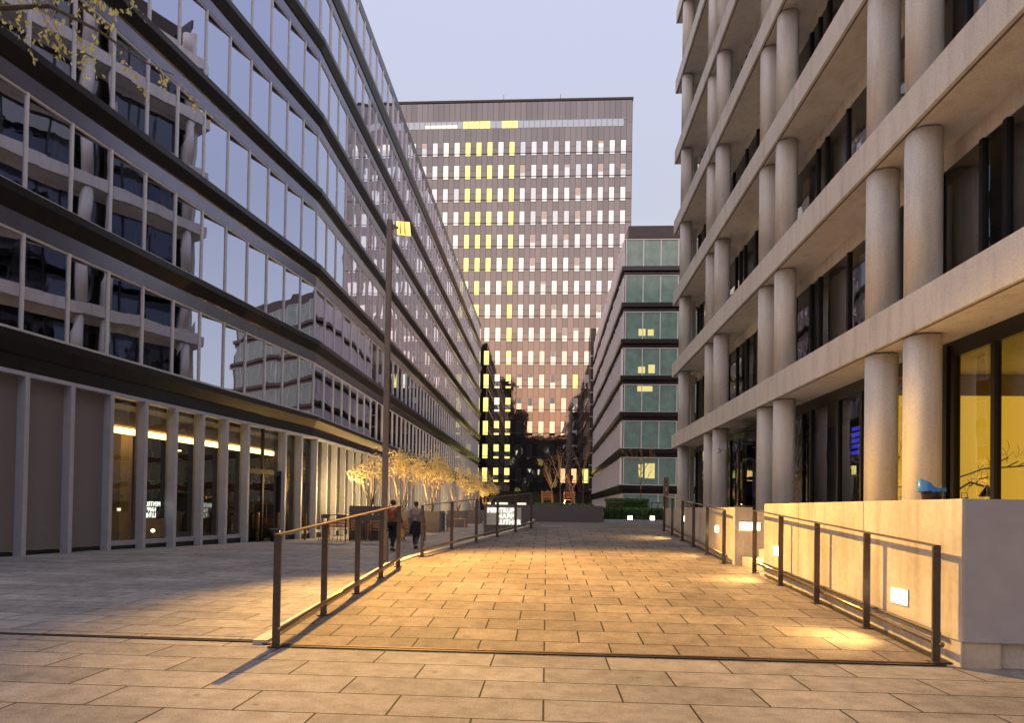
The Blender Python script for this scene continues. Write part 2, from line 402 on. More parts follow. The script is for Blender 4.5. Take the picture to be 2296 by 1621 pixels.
for k in range(-1, 7):
    z0 = (7.9 + FL * k) if k >= 0 else 4.52
    z1 = 5.5 + FL * (k + 1)
    if k == 6: z1 = 29.1
    mb = MB()
    h = z1 - z0
    if k < 6:
        prof = [(-.5, z0), (.05, z0), (.05, z0 + .40 * h), (.09, z0 + .42 * h), (.26, z0 + .74 * h), (.26, z0 + .93 * h), (.0, z1), (-.5, z1)]
    else:
        prof = [(-.5, z0), (.05, z0), (.05, z1), (-.5, z1)]
    sweep(mb, prof, BAND, (1,) if 0 <= k < 6 else ())
    mb.build('spandrel_band', LB)
# core body behind the glass
mb = MB()
inner = [lines[0] - n1 * .35, KK - mit * .35, CC - n2 * .35]
outl = [(p.x, p.y) for p in inner] + [(-26, 96.8), (-26, 8)]
mb.prism(outl, 4.6, 28.9, INTD); mb.build('core', LB)
mb = MB(); mb.box((-26, 96.5, -.2), (-10.6, 96.79, 4.6), INTD); mb.build('end_wall', LB)
rng = random.Random(3)
def pane(mb, i, z0, z1, glass, proud=.05, mull=.065):
    p, q = lines[i], lines[i + 1]; d, n = seg_of(i)
    w = (q - p).length; fr = (p, d, n)
    t = .003
    rc = n * (-.15 if i < 10 - NS else 0)                 # panes of the near wing stand slightly turned in their frames
    c = [p + d * .02 + rc + V(0, 0, z0 + .02), q - d * .02 + V(0, 0, z0 + .02), q - d * .02 + V(0, 0, z1 - .02), p + d * .02 + rc + V(0, 0, z1 - .02)]
    if i < 10 - NS:
        mb.face([p + d * .02 + rc + V(0, 0, z0), q - d * .02 + V(0, 0, z0), p + d * .02 + V(0, 0, z0 + .02)], FRAME)
    mb.face([x + n * rng.uniform(-t, t) for x in c], glass)
    mb.box((-mull / 2, -.17, z0), (mull / 2, proud, z1), FRAME, fr)
    mb.box((mull / 2, -.05, z0), (w - mull / 2, .035, z0 + .06), FRAME, fr)
    mb.box((mull / 2, -.05, z1 - .05), (w - mull / 2, .035, z1), FRAME, fr)
small = MB(); cnt = 0
for k in range(7):
    z0, z1 = 5.5 + FL * k, 7.9 + FL * k
    for i in range(len(lines) - 1):
        ii = i + NS
        ind = (k <= 4 and -1 <= ii < 18 and cnt < 100)
        if ind:
            mb = MB(); pane(mb, i, z0, z1, GLASS); mb.build('window', LB); cnt += 1
        else:
            pane(small, i, z0, z1, GLASS, .07, .06)
o = small.build('window', LB); struct(o, 'stuff')
# ground floor fins
for i in range(len(lines)):
    ii = i + NS
    if ii == 7: continue
    p = lines[i]; d, n = seg_of(min(i, len(lines) - 2))
    mb = MB(); zb = plaza_z(p.x, p.y) - .02
    mb.box((-.06, -.08, zb), (.06, .27, 4.40), FIN, (p, d, n)); mb.build('facade_fin', LB, bevel=.004)
mb = MB(); sweep(mb, [(-.1, 4.40), (.25, 4.40), (.25, 4.50), (.12, 4.515), (-.1, 4.515)], FIN); mb.build('head_rail', LB)
mb = MB(); sweep(mb, [(-.3, -.2), (.02, -.2), (.02, .16), (-.3, .16)], BLACK); mb.build('plinth', LB)
for i in range(len(lines) - 1):
    ii = i + NS; p, q = lines[i], lines[i + 1]; d, n = seg_of(i); w = (q - p).length
    mb = MB()
    if ii <= 0:
        mb.box((.05, -.06, .18), (w - .05, .03, 4.40), PANEL, (p, d, n)); mb.build('cladding_panel', LB)
    elif ii in (6, 7):
        if ii == 7: continue
        W2 = 2 * w
        mb.face([p + d * .05 + V(0, 0, 2.75), p + d * (W2 - .05) + V(0, 0, 2.75), p + d * (W2 - .05) + V(0, 0, 4.4), p + d * .05 + V(0, 0, 4.4)], SEE)
        mb.box((w - .04, -.05, 2.8), (w + .04, .06, 4.4), BLACK, (p, d, n)); mb.build('window', LB)
        dr = MB()
        dr.box((.06, -.06, -.05), (.16, .10, 2.80), BLACK, (p, d, n)); dr.box((W2 - .16, -.06, -.05), (W2 - .06, .10, 2.80), BLACK, (p, d, n))
        dr.box((.16, -.06, 2.60), (W2 - .16, .10, 2.80), BLACK, (p, d, n)); dr.box((w - .05, -.04, -.05), (w + .05, .07, 2.60), BLACK, (p, d, n))
        dr.face([p + d * .16 + n * .02 + V(0, 0, 0), p + d * (W2 - .16) + n * .02 + V(0, 0, 0), p + d * (W2 - .16) + n * .02 + V(0, 0, 2.6), p + d * .16 + n * .02 + V(0, 0, 2.6)], SEED)
        dro = dr.build('door', LB)
        hd = MB()
        for s_ in (-.14, .14):
            hd.tube([p + d * (w + s_) + n * .14 + V(0, 0, .7), p + d * (w + s_) + n * .14 + V(0, 0, 1.5)], .015, RAILM, 6)
        hd.build('handle', dro)
    else:
        g = SEE if ii < 10 else SEED
        mb.face([p + d * .05 + V(0, 0, .16), q - d * .05 + V(0, 0, .16), q - d * .05 + V(0, 0, 4.4), p + d * .05 + V(0, 0, 4.4)], g)
        mb.box((.05, -.05, .16), (w - .05, .03, .30), FIN, (p, d, n)); mb.build('window', LB)
# lobby interior
mb = MB(); fr1 = (A0, d1, n1)
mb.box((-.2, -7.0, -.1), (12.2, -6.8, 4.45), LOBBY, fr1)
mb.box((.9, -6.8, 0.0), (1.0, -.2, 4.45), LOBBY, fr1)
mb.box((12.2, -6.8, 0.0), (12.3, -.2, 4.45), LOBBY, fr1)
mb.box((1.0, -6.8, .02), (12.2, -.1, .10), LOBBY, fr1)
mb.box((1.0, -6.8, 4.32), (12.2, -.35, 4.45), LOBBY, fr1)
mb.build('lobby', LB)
mb = MB(); mb.box((1.0, -1.9, 3.86), (12.1, -1.6, 4.31), INTW, fr1); mb.box((4.2, -2.6, .1), (4.7, -2.2, 3.9), INTW, fr1); mb.build('ceiling_bulkhead', LB)
mb = MB(); mb.box((1.0, -1.72, 3.62), (12.1, -1.55, 3.80), E_STRIP, fr1); mb.build('ceiling_light', LB)
mb = MB()
for x in (2.2, 5.2, 8.4): mb.lathe(A0 + d1 * x - n1 * 3.6 + V(0, 0, 3.5), [(0, 0), (.22, 0), (.22, .03), (0, .03)], E_STRIP, 12)
mb.build('ceiling_light', LB)
mb = MB(); mb.box((1.4, -3.4, .1), (3.0, -2.7, 1.05), INTD, fr1); mb.box((6.4, -4.2, .1), (8.2, -3.4, .8), INTW, fr1); mb.box((3.6, -5.2, .1), (5.6, -4.8, 2.1), BLACK, fr1)
mb.build('reception_desk', LB)
mb = MB(); c = A0 + d1 * 3.75 - n1 * .5
mb.lathe(c + V(0, 0, .52), [(0, -.06), (.05, -.04), (.06, 0), (.05, .04), (0, .06)], E_WALL, 10); mb.build('table_lamp', LB)
# far ground floor back wall
mb = MB(); fr2 = (KK, d2, n2)
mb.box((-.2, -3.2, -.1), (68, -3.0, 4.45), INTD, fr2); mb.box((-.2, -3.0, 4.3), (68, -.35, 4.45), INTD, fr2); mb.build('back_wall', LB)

def text_mesh(body, size, mt, depth=.01, align='LEFT'):
    cu = bpy.data.curves.new('t', 'FONT'); cu.body = body; cu.size = size; cu.extrude = depth; cu.align_x = align
    cu.space_character = 1.05
    ob = bpy.data.objects.new('t', cu); COL.objects.link(ob)
    dg = bpy.context.evaluated_depsgraph_get(); me = bpy.data.meshes.new_from_object(ob.evaluated_get(dg))
    bpy.data.objects.remove(ob); bpy.data.curves.remove(cu)
    me.materials.clear(); me.materials.append(mt)
    return me
def merge(meshes_mats, name, parent=None, mt=None):
    bm = bmesh.new()
    for me, mx in meshes_mats:
        b2 = bmesh.new(); b2.from_mesh(me); b2.transform(mx); tmp = bpy.data.meshes.new('x'); b2.to_mesh(tmp); b2.free(); bm.from_mesh(tmp); bpy.data.meshes.remove(tmp)
    me = bpy.data.meshes.new(name); bm.to_mesh(me); bm.free(); me.materials.append(mt)
    o = bpy.data.objects.new(name, me); COL.objects.link(o)
    if parent: o.parent = parent
    return o
def basis(o, x, y, z):
    mm = Matrix((x, y, z)).transposed().to_4x4(); mm.translation = o; return mm

# firm name's reflection, built as glowing mirrored letters behind the glass
LS = empty('sign_reflection', 'small lit mirrored letters added behind the third window from left as a sign reflection', 'sign')
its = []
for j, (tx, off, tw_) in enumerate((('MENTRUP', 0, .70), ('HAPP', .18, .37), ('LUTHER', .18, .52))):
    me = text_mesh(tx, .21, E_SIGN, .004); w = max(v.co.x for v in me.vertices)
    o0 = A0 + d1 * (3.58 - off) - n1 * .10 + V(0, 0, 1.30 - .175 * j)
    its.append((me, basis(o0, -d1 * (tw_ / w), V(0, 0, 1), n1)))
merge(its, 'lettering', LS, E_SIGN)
mb = MB(); mb.box((2.80, -.14, .90), (3.62, -.12, 1.48), LOBBY, fr1); mb.build('reflection_backing', LS)

# ------------------------------------------------------------------ office tower at the end
TW = empty('office_tower', 'tall glossy brown tower closing the street, rows of slim windows partly lit yellow', 'building')
TY = 102.0; TR = 12.65; TL = -45
mb = MB(); mb.box((TL, TY, 4.2), (TR, TY + 18, 66.4), TPANEL); mb.build('wall', TW)
mb = MB(); mb.box((TL - .1, TY - .12, 66.4), (TR + .1, TY + 18, 66.75), BAND); mb.build('roof_edge', TW)
mb = MB(); mb.box((TL, TY + .8, -.2), (TR, TY + 17, 4.2), BLACK)
for x in range(-40, 12, 5): mb.box((x, TY + .1, -.2), (x + .6, TY + .7, 4.2), BLACK)
mb.build('base', TW)
tr_ = random.Random(11)
def twin(mb, j, k, mt=None):
    x = 11.27 - 1.76 * j; zt = 59.95 - 3.72 * k; zb = zt - 2.2
    t = .004
    def q(z0, z1, m_):
        mb.face([(x - .39, TY - .03 + tr_.uniform(-t, t), z0), (x + .39, TY - .03 + tr_.uniform(-t, t), z0), (x + .39, TY - .03 + tr_.uniform(-t, t), z1), (x - .39, TY - .03 + tr_.uniform(-t, t), z1)], m_)
    lit = None
    if 10 <= j <= 14 and k <= 8: lit = E_PALE if (j == 11 or (k >= 6 and j in (12, 14))) else E_YEL
    if k >= 9 and j in (12, 10): lit = E_YEL
    if k >= 9 and j == 11: lit = E_PALE if k < 12 else E_YEL
    if k == 10 and j in (4, 5): lit = E_PALE if j == 5 else E_YEL
    if k == 14 and j in (4, 5): lit = E_ORG
    if k == 14 and j == 3: lit = E_YEL
    if lit is None and k in (0, 1) and j in (15, 16): lit = E_PALE
    if lit is None:
        g = tr_.choice((TGLASS, TGLASS, TG2)); q(zb + .38, zt, g)
        if tr_.random() < .22:
            hgt = tr_.choice((.5, .9, 1.3)); mb.face([(x - .36, TY - .036, zt - hgt), (x + .36, TY - .036, zt - hgt), (x + .36, TY - .036, zt - .02), (x - .36, TY - .036, zt - .02)], BLIND)
    elif j == 11 or (k >= 9 and j == 10):
        q(zb + .38, zb + 1.1, TGLASS if k >= 9 else E_PALE); q(zb + 1.1, zt, lit)
    else: q(zb + .38, zt, lit)
    if k == 0 and j < 4: mb.face([(x - .36, TY - .035, zt - .95), (x + .36, TY - .035, zt - .95), (x + .36, TY - .035, zt - .03), (x - .36, TY - .035, zt - .03)], E_PALE)
    q(zb, zb + .30, lit or TGLASS)
    for a, b in (((x - .43, zb - .04), (x - .39, zt + .04)), ((x + .39, zb - .04), (x + .43, zt + .04))):
        mb.box((a[0], TY - .05, a[1]), (b[0], TY, b[1]), BAND)
    mb.box((x - .39, TY - .05, zt), (x + .39, TY, zt + .04), BAND)
    mb.box((x - .39, TY - .05, zb - .04), (x + .39, TY, zb), BAND)
rest = MB(); cnt = 0
for k in range(15):
    for j in range(0, 31):
        vis = (k < 5 and j <= 16) or (k >= 5 and 7 <= j <= 13)
        if (vis and cnt < 99):
            mb = MB(); twin(mb, j, k); mb.build('window', TW); cnt += 1
        else: twin(rest, j, k)
struct(rest.build('window', TW), 'stuff')
mb = MB()
for k in range(15): mb.box((TL, TY - .07, 59.95 - 3.72 * k - 1.90), (TR, TY - .001, 59.95 - 3.72 * k - 1.83), BAND)
mb.build('sill_rail', TW)
mb = MB()
for j in range(0, 62):
    x = 11.25 - .88 * j
    lit = E_YEL if (-14.2 < x - .8 < -10.1 or -8.2 < x - .8 < -5.9) else (E_PALE if -21 < x - .8 < -15.5 and True else None)
    mb.face([(x - .80, TY - .03, 62.2), (x, TY - .03, 62.2), (x, TY - .03, 63.35), (x - .80, TY - .03, 63.35)], lit if lit is E_YEL else TG3)
    if lit is E_PALE: mb.face([(x - .80, TY - .04, 62.3), (x, TY - .04, 62.3), (x, TY - .04, 62.8), (x - .80, TY - .04, 62.8)], E_PALE)
mb.build('clerestory', TW)
mb = MB()
for x in (-8.0, 1.3):
    mb = MB(); mb.tube([(x, TY + 3, 66.6), (x, TY + 3, 69.5)], .035, BAND, 4); mb.build('antenna', TW)
for x, w in ((-9.3, .5), (-8.1, 2.0), (-4.6, 1.4), (3.5, 1.2)):
    mb = MB(); mb.face([(x, TY + .05, 1.9), (x + w, TY + .05, 1.9), (x + w, TY + .05, 2.4), (x, TY + .05, 2.4)], E_PALE); mb.build('entrance_light', TW)

# slender black stair tower beside the green glass block
SB = empty('stair_tower', 'narrow black shaft between the big tower and the green glass block', 'tower')
mb = MB(); mb.box((6.42, 99.2, -.2), (7.25, 101.8, 29.3), BLACK); mb.build('shaft', SB)
mb = MB()
for k in range(12): mb.box((6.36, 99.1, 4.5 + k * 1.86), (7.25, 99.2, 4.62 + k * 1.86), FRAME)
mb.build('floor_line', SB)

# ------------------------------------------------------------------ green glass office block
GB = empty('green_glass_block', 'office block with green glass floors and dark bands beyond the concrete building', 'building')
GX, GY, GE = 7.0, 60.8, 98.3
mb = MB(); mb.box((GX + .3, GY + .3, -.1), (50, GE, 27.2), INTD); mb.build('core', GB)
def gring(mb, o, z0, z1, mt): mb.box((GX - o, GY - o, z0), (50, GE, z1), mt)
for k in range(-1, 7):
    z1 = 6.35 + 3.41 * k; z0 = z1 - 2.5; zt = z1 + .91 if k < 6 else 28.3
    mb = MB()
    if k < 6:
        gring(mb, .05, z1 + .06, z1 + .45, BAND); gring(mb, .30, z1 + .45, zt - .06, BAND)
    else: mb.box((GX + .35, GY + .35, z1 + .06), (50, GE, zt), BAND)
    mb.build('spandrel_band', GB)
    mb = MB(); gring(mb, .07, z1, z1 + .06, FRAME); gring(mb, .07, z0 - .06, z0, FRAME); mb.build('floor_frame', GB)
    if k < 0: z0 = .8
    # front panes
    for j in range(26):
        x0 = GX + .1 + j * 1.62; x1 = x0 + 1.62
        mb = MB(); mb.face([(x0 + .03, GY + rng.uniform(-.005, .005), z0), (x1 - .03, GY + rng.uniform(-.005, .005), z0), (x1 - .03, GY + rng.uniform(-.005, .005), z1), (x0 + .03, GY + rng.uniform(-.005, .005), z1)], GGREEN)
        mb.box((x0 - .035, GY - .05, z0), (x0 + .035, GY + .02, z1), FRAME)
        lit = {(3, 0): 1, (2, 0): 1, (3, 1): 2, (4, 1): 1, (2, 1): 1, (0, 1): 3, (0, 0): 1}.get((k, j))
        mb.build('window', GB)
    mb = MB()
    for j in range(17):
        y0 = GY + j * (GE - GY) / 17; y1 = y0 + (GE - GY) / 17
        t = .012
        mb.face([(GX + rng.uniform(-t, t), y0, z0), (GX + rng.uniform(-t, t), y0, z1), (GX + rng.uniform(-t, t), y1, z1), (GX + rng.uniform(-t, t), y1, z0)], rng.choice((PINKG, PINKG, SIDEP)))
    mb.build('side_glazing', GB)
    mb = MB()
    for j in range(72):
        y = GY + .1 + j * (GE - GY - .2) / 71
        mb.box((GX - rng.choice((.08, .16, .16, .22)), y - .03, z0), (GX, y + .03, z1), SIDEF)
    mb.build('side_fins', GB)
for (k, x0, x1, a, b) in ((4, 8.35, 9.0, .3, .95), (4, 9.2, 9.75, .3, .9), (3, 8.35, 9.0, .2, .8), (3, 9.3, 9.9, .2, 1.0), (2, 8.3, 9.7, 1.9, 2.4), (0, 8.5, 8.9, .7, 1.9), (0, 9.1, 10.0, .6, 2.0)):
    z0 = 6.35 + 3.41 * k - 2.5
    mb = MB(); mb.box((x0, GY - .012, z0 + a), (x1, GY - .006, z0 + b), E_BLD); mb.build('lit_blind', GB)

# ------------------------------------------------------------------ concrete office building (right)
CB = empty('concrete_office_building', 'pale concrete office building with open slab edges and paired round columns on the right', 'building')
SX, SE, SN = 5.94, 31.45, -16.0
for k in range(0, 8):
    z0 = 4.41 + FL * k
    mb = MB()
    mb.box((SX, SN, z0), (22, SE, z0 + .64), CONC)
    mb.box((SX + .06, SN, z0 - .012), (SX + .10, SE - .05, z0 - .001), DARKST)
    mb.build('floor_slab', CB, bevel=.012)
def colshape(cx, cy):
    pts = []; hx, hy, r = .26, .27, .21
    for (sx, sy, a0) in ((1, 1, 0), (-1, 1, 90), (-1, -1, 180), (1, -1, 270)):
        for q in range(6):
            a = R(a0 + q * 18); rr = r if sx > 0 or True else .1
            pts.append((cx + sx * (hx - rr) + rr * math.cos(a), cy + sy * (hy - rr) + rr * math.sin(a)))
    return pts
nears = [11.22 + 6.32 * k for k in (-3, -2, -1, 0, 1, 2, 3)]
fars = [12.55 + 6.32 * k for k in (-3, -2, -1, 0, 1, 2)]
for k in range(0, 9):
    z0 = 1.44 if k == 0 else 4.41 + FL * (k - 1) + .64; z1 = 4.41 + FL * k - .03
    if k == 8: z1 = z0 + 1.2
    for y in nears + fars:
        if y < 4 and k > 0: continue
        mb = MB(); mb.prism(colshape(SX + .33, y), z0, z1, CONC)
        o = mb.build('column', CB)
        for pl in o.data.polygons: pl.use_smooth = len(pl.vertices) == 4
GXr = 6.98; GEr = 30.7
rg = random.Random(5)
for k in range(0, 8):
    z0 = 1.5 if k == 0 else 4.41 + FL * (k - 1) + .64; z1 = 4.41 + FL * k
    mb = MB(); y = GEr; fm = MB()
    fm.box((GXr - .02, SN, z1 - (.35 if k else .28)), (GXr + .08, GEr, z1 - .002), CONC if k else BLACK)
    fm.box((GXr - .02, SN, z0 + .001), (GXr + .08, GEr, z0 + .09), BLACK)
    ztop = z1 - (.35 if k else .28)
    while y > SN:
        w = rg.choice((.55, 1.15, 1.6, 1.2))
        if k == 0 and y < 14.5: w = 2.7 if y > 11.8 else 1.0
        fm.box((GXr - .05, y - .09, z0 + .09), (GXr + .06, y, ztop), BLACK)
        y0 = max(SN, y - w)
        if k == 0 and 19.8 < y < 23.2: y = y0; continue
        t = .004
        mb.face([(GXr + rg.uniform(-t, t), y0, z0 + .09), (GXr + rg.uniform(-t, t), y0, ztop), (GXr + rg.uniform(-t, t), y - .09, ztop), (GXr + rg.uniform(-t, t), y - .09, z0 + .09)], SEED)
        y = y0
    wn = mb.build('window', CB); fm.build('frame', wn)
    cm = MB(); y = GEr - .8
    while y > (15.2 if k == 0 else 11.2):
        w = rg.uniform(.5, 1.3)
        if rg.random() < .62 and not (k == 0 and 15.4 < y < 18.6):
            n_ = 8
            for q in range(n_):
                ya = y - w * q / n_; yb = y - w * (q + 1) / n_; xa = GXr + .28 + .04 * math.sin(q * 2.2); xb = GXr + .28 + .04 * math.sin((q + 1) * 2.2)
                cm.face([(xa, ya, z0 + .1), (xb, yb, z0 + .1), (xb, yb, ztop - .05), (xa, ya, ztop - .05)], CURT)
        y -= w + rg.uniform(.4, 1.6)
    cm.build('curtain', CB)
mb = MB(); mb.box((9.8, 14.36, 1.5), (21.9, SE - .4, 33), INTD); mb.box((9.8, SN, 5.06), (21.9, 14.36, 33), INTD); mb.box((21.9, SN, -.1), (22, SE, 33), CONC)
mb.box((6.99, GEr, 1.5), (9.8, GEr + .1, 32), BLACK); mb.build('core', CB)
mb = MB(); mb.box((SX + .75, 30.75, 1.5), (SX + .95, 30.95, 31), CONC); mb.build('downpipe', CB)
# warm room with mural next to the right edge
mb = MB(); mb.box((7.0, 14.25, 1.5), (12, 14.35, 4.4), INTD); mb.build('partition', CB)
mb = MB(); mb.box((7.0, 2.0, 1.5), (12, 2.1, 4.4), INTD); mb.build('partition', CB)
mb = MB(); mb.box((6.90, 11.62, 1.5), (7.12, 11.95, 4.35), BLACK); mb.build('window_pier', CB)
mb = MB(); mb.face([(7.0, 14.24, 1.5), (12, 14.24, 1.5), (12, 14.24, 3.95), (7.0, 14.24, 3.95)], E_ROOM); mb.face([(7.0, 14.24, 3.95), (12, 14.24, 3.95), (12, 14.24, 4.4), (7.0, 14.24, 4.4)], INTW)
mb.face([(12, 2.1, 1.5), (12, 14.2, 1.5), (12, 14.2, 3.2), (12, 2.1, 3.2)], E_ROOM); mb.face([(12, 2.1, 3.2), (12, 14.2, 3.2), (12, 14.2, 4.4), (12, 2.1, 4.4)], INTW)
mr_ = mb.build('mural_wall', CB)
mb = MB(); q = random.Random(2); Y0 = 14.20
for i in range(22):
    x = 7.3 + .2 * i; z = q.uniform(1.9, 2.75)
    mb.tube([(x, Y0, z), (x + .09, Y0, z + .1), (x + .16, Y0, z - .02), (x + .22, Y0, z + .13), (x + .18, Y0, z + .26)], .005, BLACK, 4)
    mb.tube([(x, Y0, z - .2), (x + .2, Y0, z - .17 + .1 * q.random())], .012, BLACK, 4)
    if q.random() < .7: mb.tube([(x + .05, Y0, z - .2), (x + .05, Y0, z - .04), (x + .17, Y0, z - .04), (x + .17, Y0, z - .2)], .008, BLACK, 4)
mb.tube([(7.4, Y0, 1.98), (8.4, Y0, 2.1), (9.2, Y0, 2.4), (10.4, Y0, 2.5)], .016, BLACK, 5)
mb.build('line_drawing', mr_)
mb = MB(); mb.tube([(7.45, 12.3, 1.5), (7.45, 12.25, 1.85), (7.55, 12.0, 2.0), (7.65, 11.8, 1.92)], .018, BLACK, 6); mb.lathe((7.68, 11.76, 1.74), [(.13, 0), (.03, .17), (.02, .2)], BLACK, 12)
mb.lathe((7.45, 12.3, 1.5), [(.1, 0), (.1, .03), (0, .03)], BLACK, 12)
tag(mb.build('desk_lamp'), 'black desk lamp with cone shade inside the warm yellow room behind right glass', 'lamp')
# revolving door
RD = MB(); cx, cy = 7.35, 21.5
RD.lathe((cx, cy, 3.75), [(0, 0), (1.22, 0), (1.22, .22), (1.28, .24), (1.28, .34), (0, .34)], BLACK, 28)
RD.lathe((cx, cy, 1.5), [(1.2, 0), (1.2, .12), (0, .12)], BLACK, 28)
for a in range(0, 360, 45):
    RD.tube([(cx + 1.18 * math.cos(R(a + 10)), cy + 1.18 * math.sin(R(a + 10)), 1.6), (cx + 1.18 * math.cos(R(a + 10)), cy + 1.18 * math.sin(R(a + 10)), 3.75)], .03, BLACK, 5)
for a0 in (150, 190, 230, 10, 50):
    pts = [(cx + 1.17 * math.cos(R(a0 + q * 10)), cy + 1.17 * math.sin(R(a0 + q * 10))) for q in range(5)]
    for p, q_ in zip(pts, pts[1:]): RD.face([(*p, 1.6), (*q_, 1.6), (*q_, 3.75), (*p, 3.75)], SEED)
rd = RD.build('revolving_door', CB)
mb = MB()
for a in (25, 115, 205, 295): mb.face([(cx, cy, 1.63), (cx + 1.1 * math.cos(R(a)), cy + 1.1 * math.sin(R(a)), 1.63), (cx + 1.1 * math.cos(R(a)), cy + 1.1 * math.sin(R(a)), 3.7), (cx, cy, 3.7)], SEED)
mb.build('door_wing', rd)
mb = MB(); mb.tube([(7.9, 22.2, 1.62), (7.9, 22.0, 2.2), (7.9, 21.6, 2.55), (7.9, 21.1, 2.6), (7.9, 20.7, 2.35)], .025, emis('warm_streak', (1, .72, .2), 1.6), 6); mb.build('reflection_arc', CB)  # glowing arc added to imitate the golden reflection in the door glass
mb = MB()
for i in range(5): mb.box((7.7, 16.2 + .04 * i, 2.9 + .15 * i), (7.72, 16.85, 2.99 + .15 * i), E_BLUE)
mb.box((7.74, 16.0, 2.8), (7.78, 17.0, 3.75), BLACK); mb.build('screen', CB)
mb = MB(); mb.box((7.7, 16.7, 2.4), (7.75, 16.85, 2.62), E_YEL); mb.box((7.9, 15.9, 1.9), (8.2, 16.9, 2.05), WOOD); mb.build('counter', CB)
mb = MB(); mb.box((SX + .02, 22.95, 3.6), (SX + .3, 23.2, 3.78), FRAME); mb.tube([(SX + .1, 23.1, 3.6), (SX + .05, 22.95, 3.5)], .06, FRAME, 8)
mb.build('security_camera', CB)

# ------------------------------------------------------------------ podium and retaining walls
def wall_light(parent, x, y, z, axis='x', w=.30, h=.15, power=22):
    mb = MB()
    if axis == 'x':
        mb.box((x - .012, y - w / 2 - .015, z - h / 2 - .015), (x - .002, y + w / 2 + .015, z + h / 2 + .015), FRAME)
        mb.box((x - .018, y - w / 2, z - h / 2), (x - .012, y + w / 2, z + h / 2), E_WALL)
    else:
        mb.box((y - w / 2 - .015, x - .012, z - h / 2 - .015), (y + w / 2 + .015, x - .002, z + h / 2 + .015), FRAME)
        mb.box((y - w / 2, x - .018, z - h / 2), (y + w / 2, x - .012, z + h / 2), E_WALL)
    o = mb.build('wall_light', parent)
    ld = bpy.data.lights.new('wall_light_beam', 'AREA'); ld.shape = 'RECTANGLE'; ld.size = w; ld.size_y = h; ld.energy = power; ld.color = (1, .62, .20)
    ld.spread = R(75)
    lo = bpy.data.objects.new('wall_light_beam', ld); COL.objects.link(lo); lo.parent = o
    if axis == 'x': lo.location = (x - .03, y, z); lo.rotation_euler = Vector((-.9, 0, -.50)).to_track_quat('-Z', 'Y').to_euler()
    else: lo.location = (y, x - .03, z); lo.rotation_euler = Vector((0, -.9, -.5)).to_track_quat('-Z', 'Y').to_euler()
    return o
WX = 3.80
RW = empty('retaining_wall', 'near pale concrete podium wall with two square lights at the right edge', 'wall')
mb = MB()
joints = [6.15, 8.0, 10.0, 11.55]
for a, b in zip(joints, joints[1:]): mb.box((WX, a + .006, .24), (WX + .35, b - .006, 1.55), WALLC)
mb.box((WX + .35, 6.16, .24), (12, 11.5, 1.50), WALLC)
mb.box((WX + .012, 6.17, -.05), (WX + .36, 11.53, .24), WALLC)
mb.build('wall', RW, bevel=.006)
mb = MB(); mb.box((WX + .02, 6.15, .24), (12, 6.158, 1.55), FIN); mb.build('end_panel', RW)
mb = MB(); mb.box((WX + .05, 6.2, -.05), (12, 6.23, .235), CONC); mb.build('plinth', RW)
mb = MB(); mb.tube([(WX - .05, 6.4, .27), (WX - .05, 11.4, .52)], .018, POST, 6); mb.build('cable_pipe', RW)
wall_light(RW, WX, 7.18, .52, power=11); wall_light(RW, WX, 10.84, .77, power=11)
RW2 = empty('retaining_wall', 'far pale concrete wall beside the upper ramp with lights, behind the steps', 'wall')
mb = MB()
for a, b in zip([13.3, 15.2, 17.1, 19.0], [15.2, 17.1, 19.0, 20.9]): mb.box((WX, a + .006, .2), (WX + .35, b - .006, 1.50), WALLC)
mb.box((WX + .35, 13.3, .2), (12, 20.88, 1.44), WALLC)
mb.box((5.75, 20.88, .2), (12, 31.3, 1.44), WALLC)
mb.build('wall', RW2, bevel=.006)
wall_light(RW2, WX, 14.61, 1.02, power=9); wall_light(RW2, WX, 18.16, 1.2, power=9)
wall_light(RW2, 13.29, 4.09, 1.12, axis='y', w=.40, h=.15, power=7)
ST = MB()
for i in range(7):
    ST.box((3.95 + .32 * i, 11.56, .2), (3.95 + .32 * (i + 1) + (.0), 13.28, .34 + .165 * (i + 1)), WALLC)
tag(ST.build('entrance_steps', bevel=.005), 'concrete steps rising right through the gap between the two walls', 'steps')
POD = MB(); POD.box((6.3, 11.56, .2), (12, 13.28, 1.49), WALLC); POD.box((12, -16, -.1), (21.8, 31.3, 1.49), WALLC); POD.box((5.6, -16, -.1), (12, 6.12, 1.49), WALLC)
tag(POD.build('podium'), 'concrete podium under the columns behind the low walls', 'podium')
# pot with blue bag
PT = MB(); PT.lathe((3.99, 6.95, 1.552), [(.0, 0), (.09, 0), (.105, .11), (.098, .12), (.088, .11), (.08, .02), (0, .02)], BLACK, 20)
pt = tag(PT.build('flower_pot', smooth=True), 'black pot with blue plastic bag over its rim on top of wall', 'pot')
BM = MB(); kb = BM.mat(simple('blue_plastic', (.03, .22, .55), .35, noise=.25, nscale=20))
n_ = 28; q = random.Random(4)
rings = []
for j, (r0, z0) in enumerate(((.082, .085), (.092, .125), (.110, .118), (.114, .088))):
    for a in range(n_):
        an = 2 * math.pi * a / n_; bulge = max(0, math.cos(an - R(195))) ** 3
        rr = r0 + q.uniform(-.014, .014) + .03 * bulge * (j > 0); zz = z0 + q.uniform(-.010, .010) + (.09 * bulge if j in (1, 2) else 0)
        BM.v.append((3.99 + rr * math.cos(an), 6.95 + rr * math.sin(an), 1.552 + zz))
for j in range(3):
    for a in range(n_):
        b_ = (a + 1) % n_; BM.f.append((j * n_ + a, j * n_ + b_, (j + 1) * n_ + b_, (j + 1) * n_ + a)); BM.mi.append(kb)
BM.build('plastic_bag', pt, smooth=True)

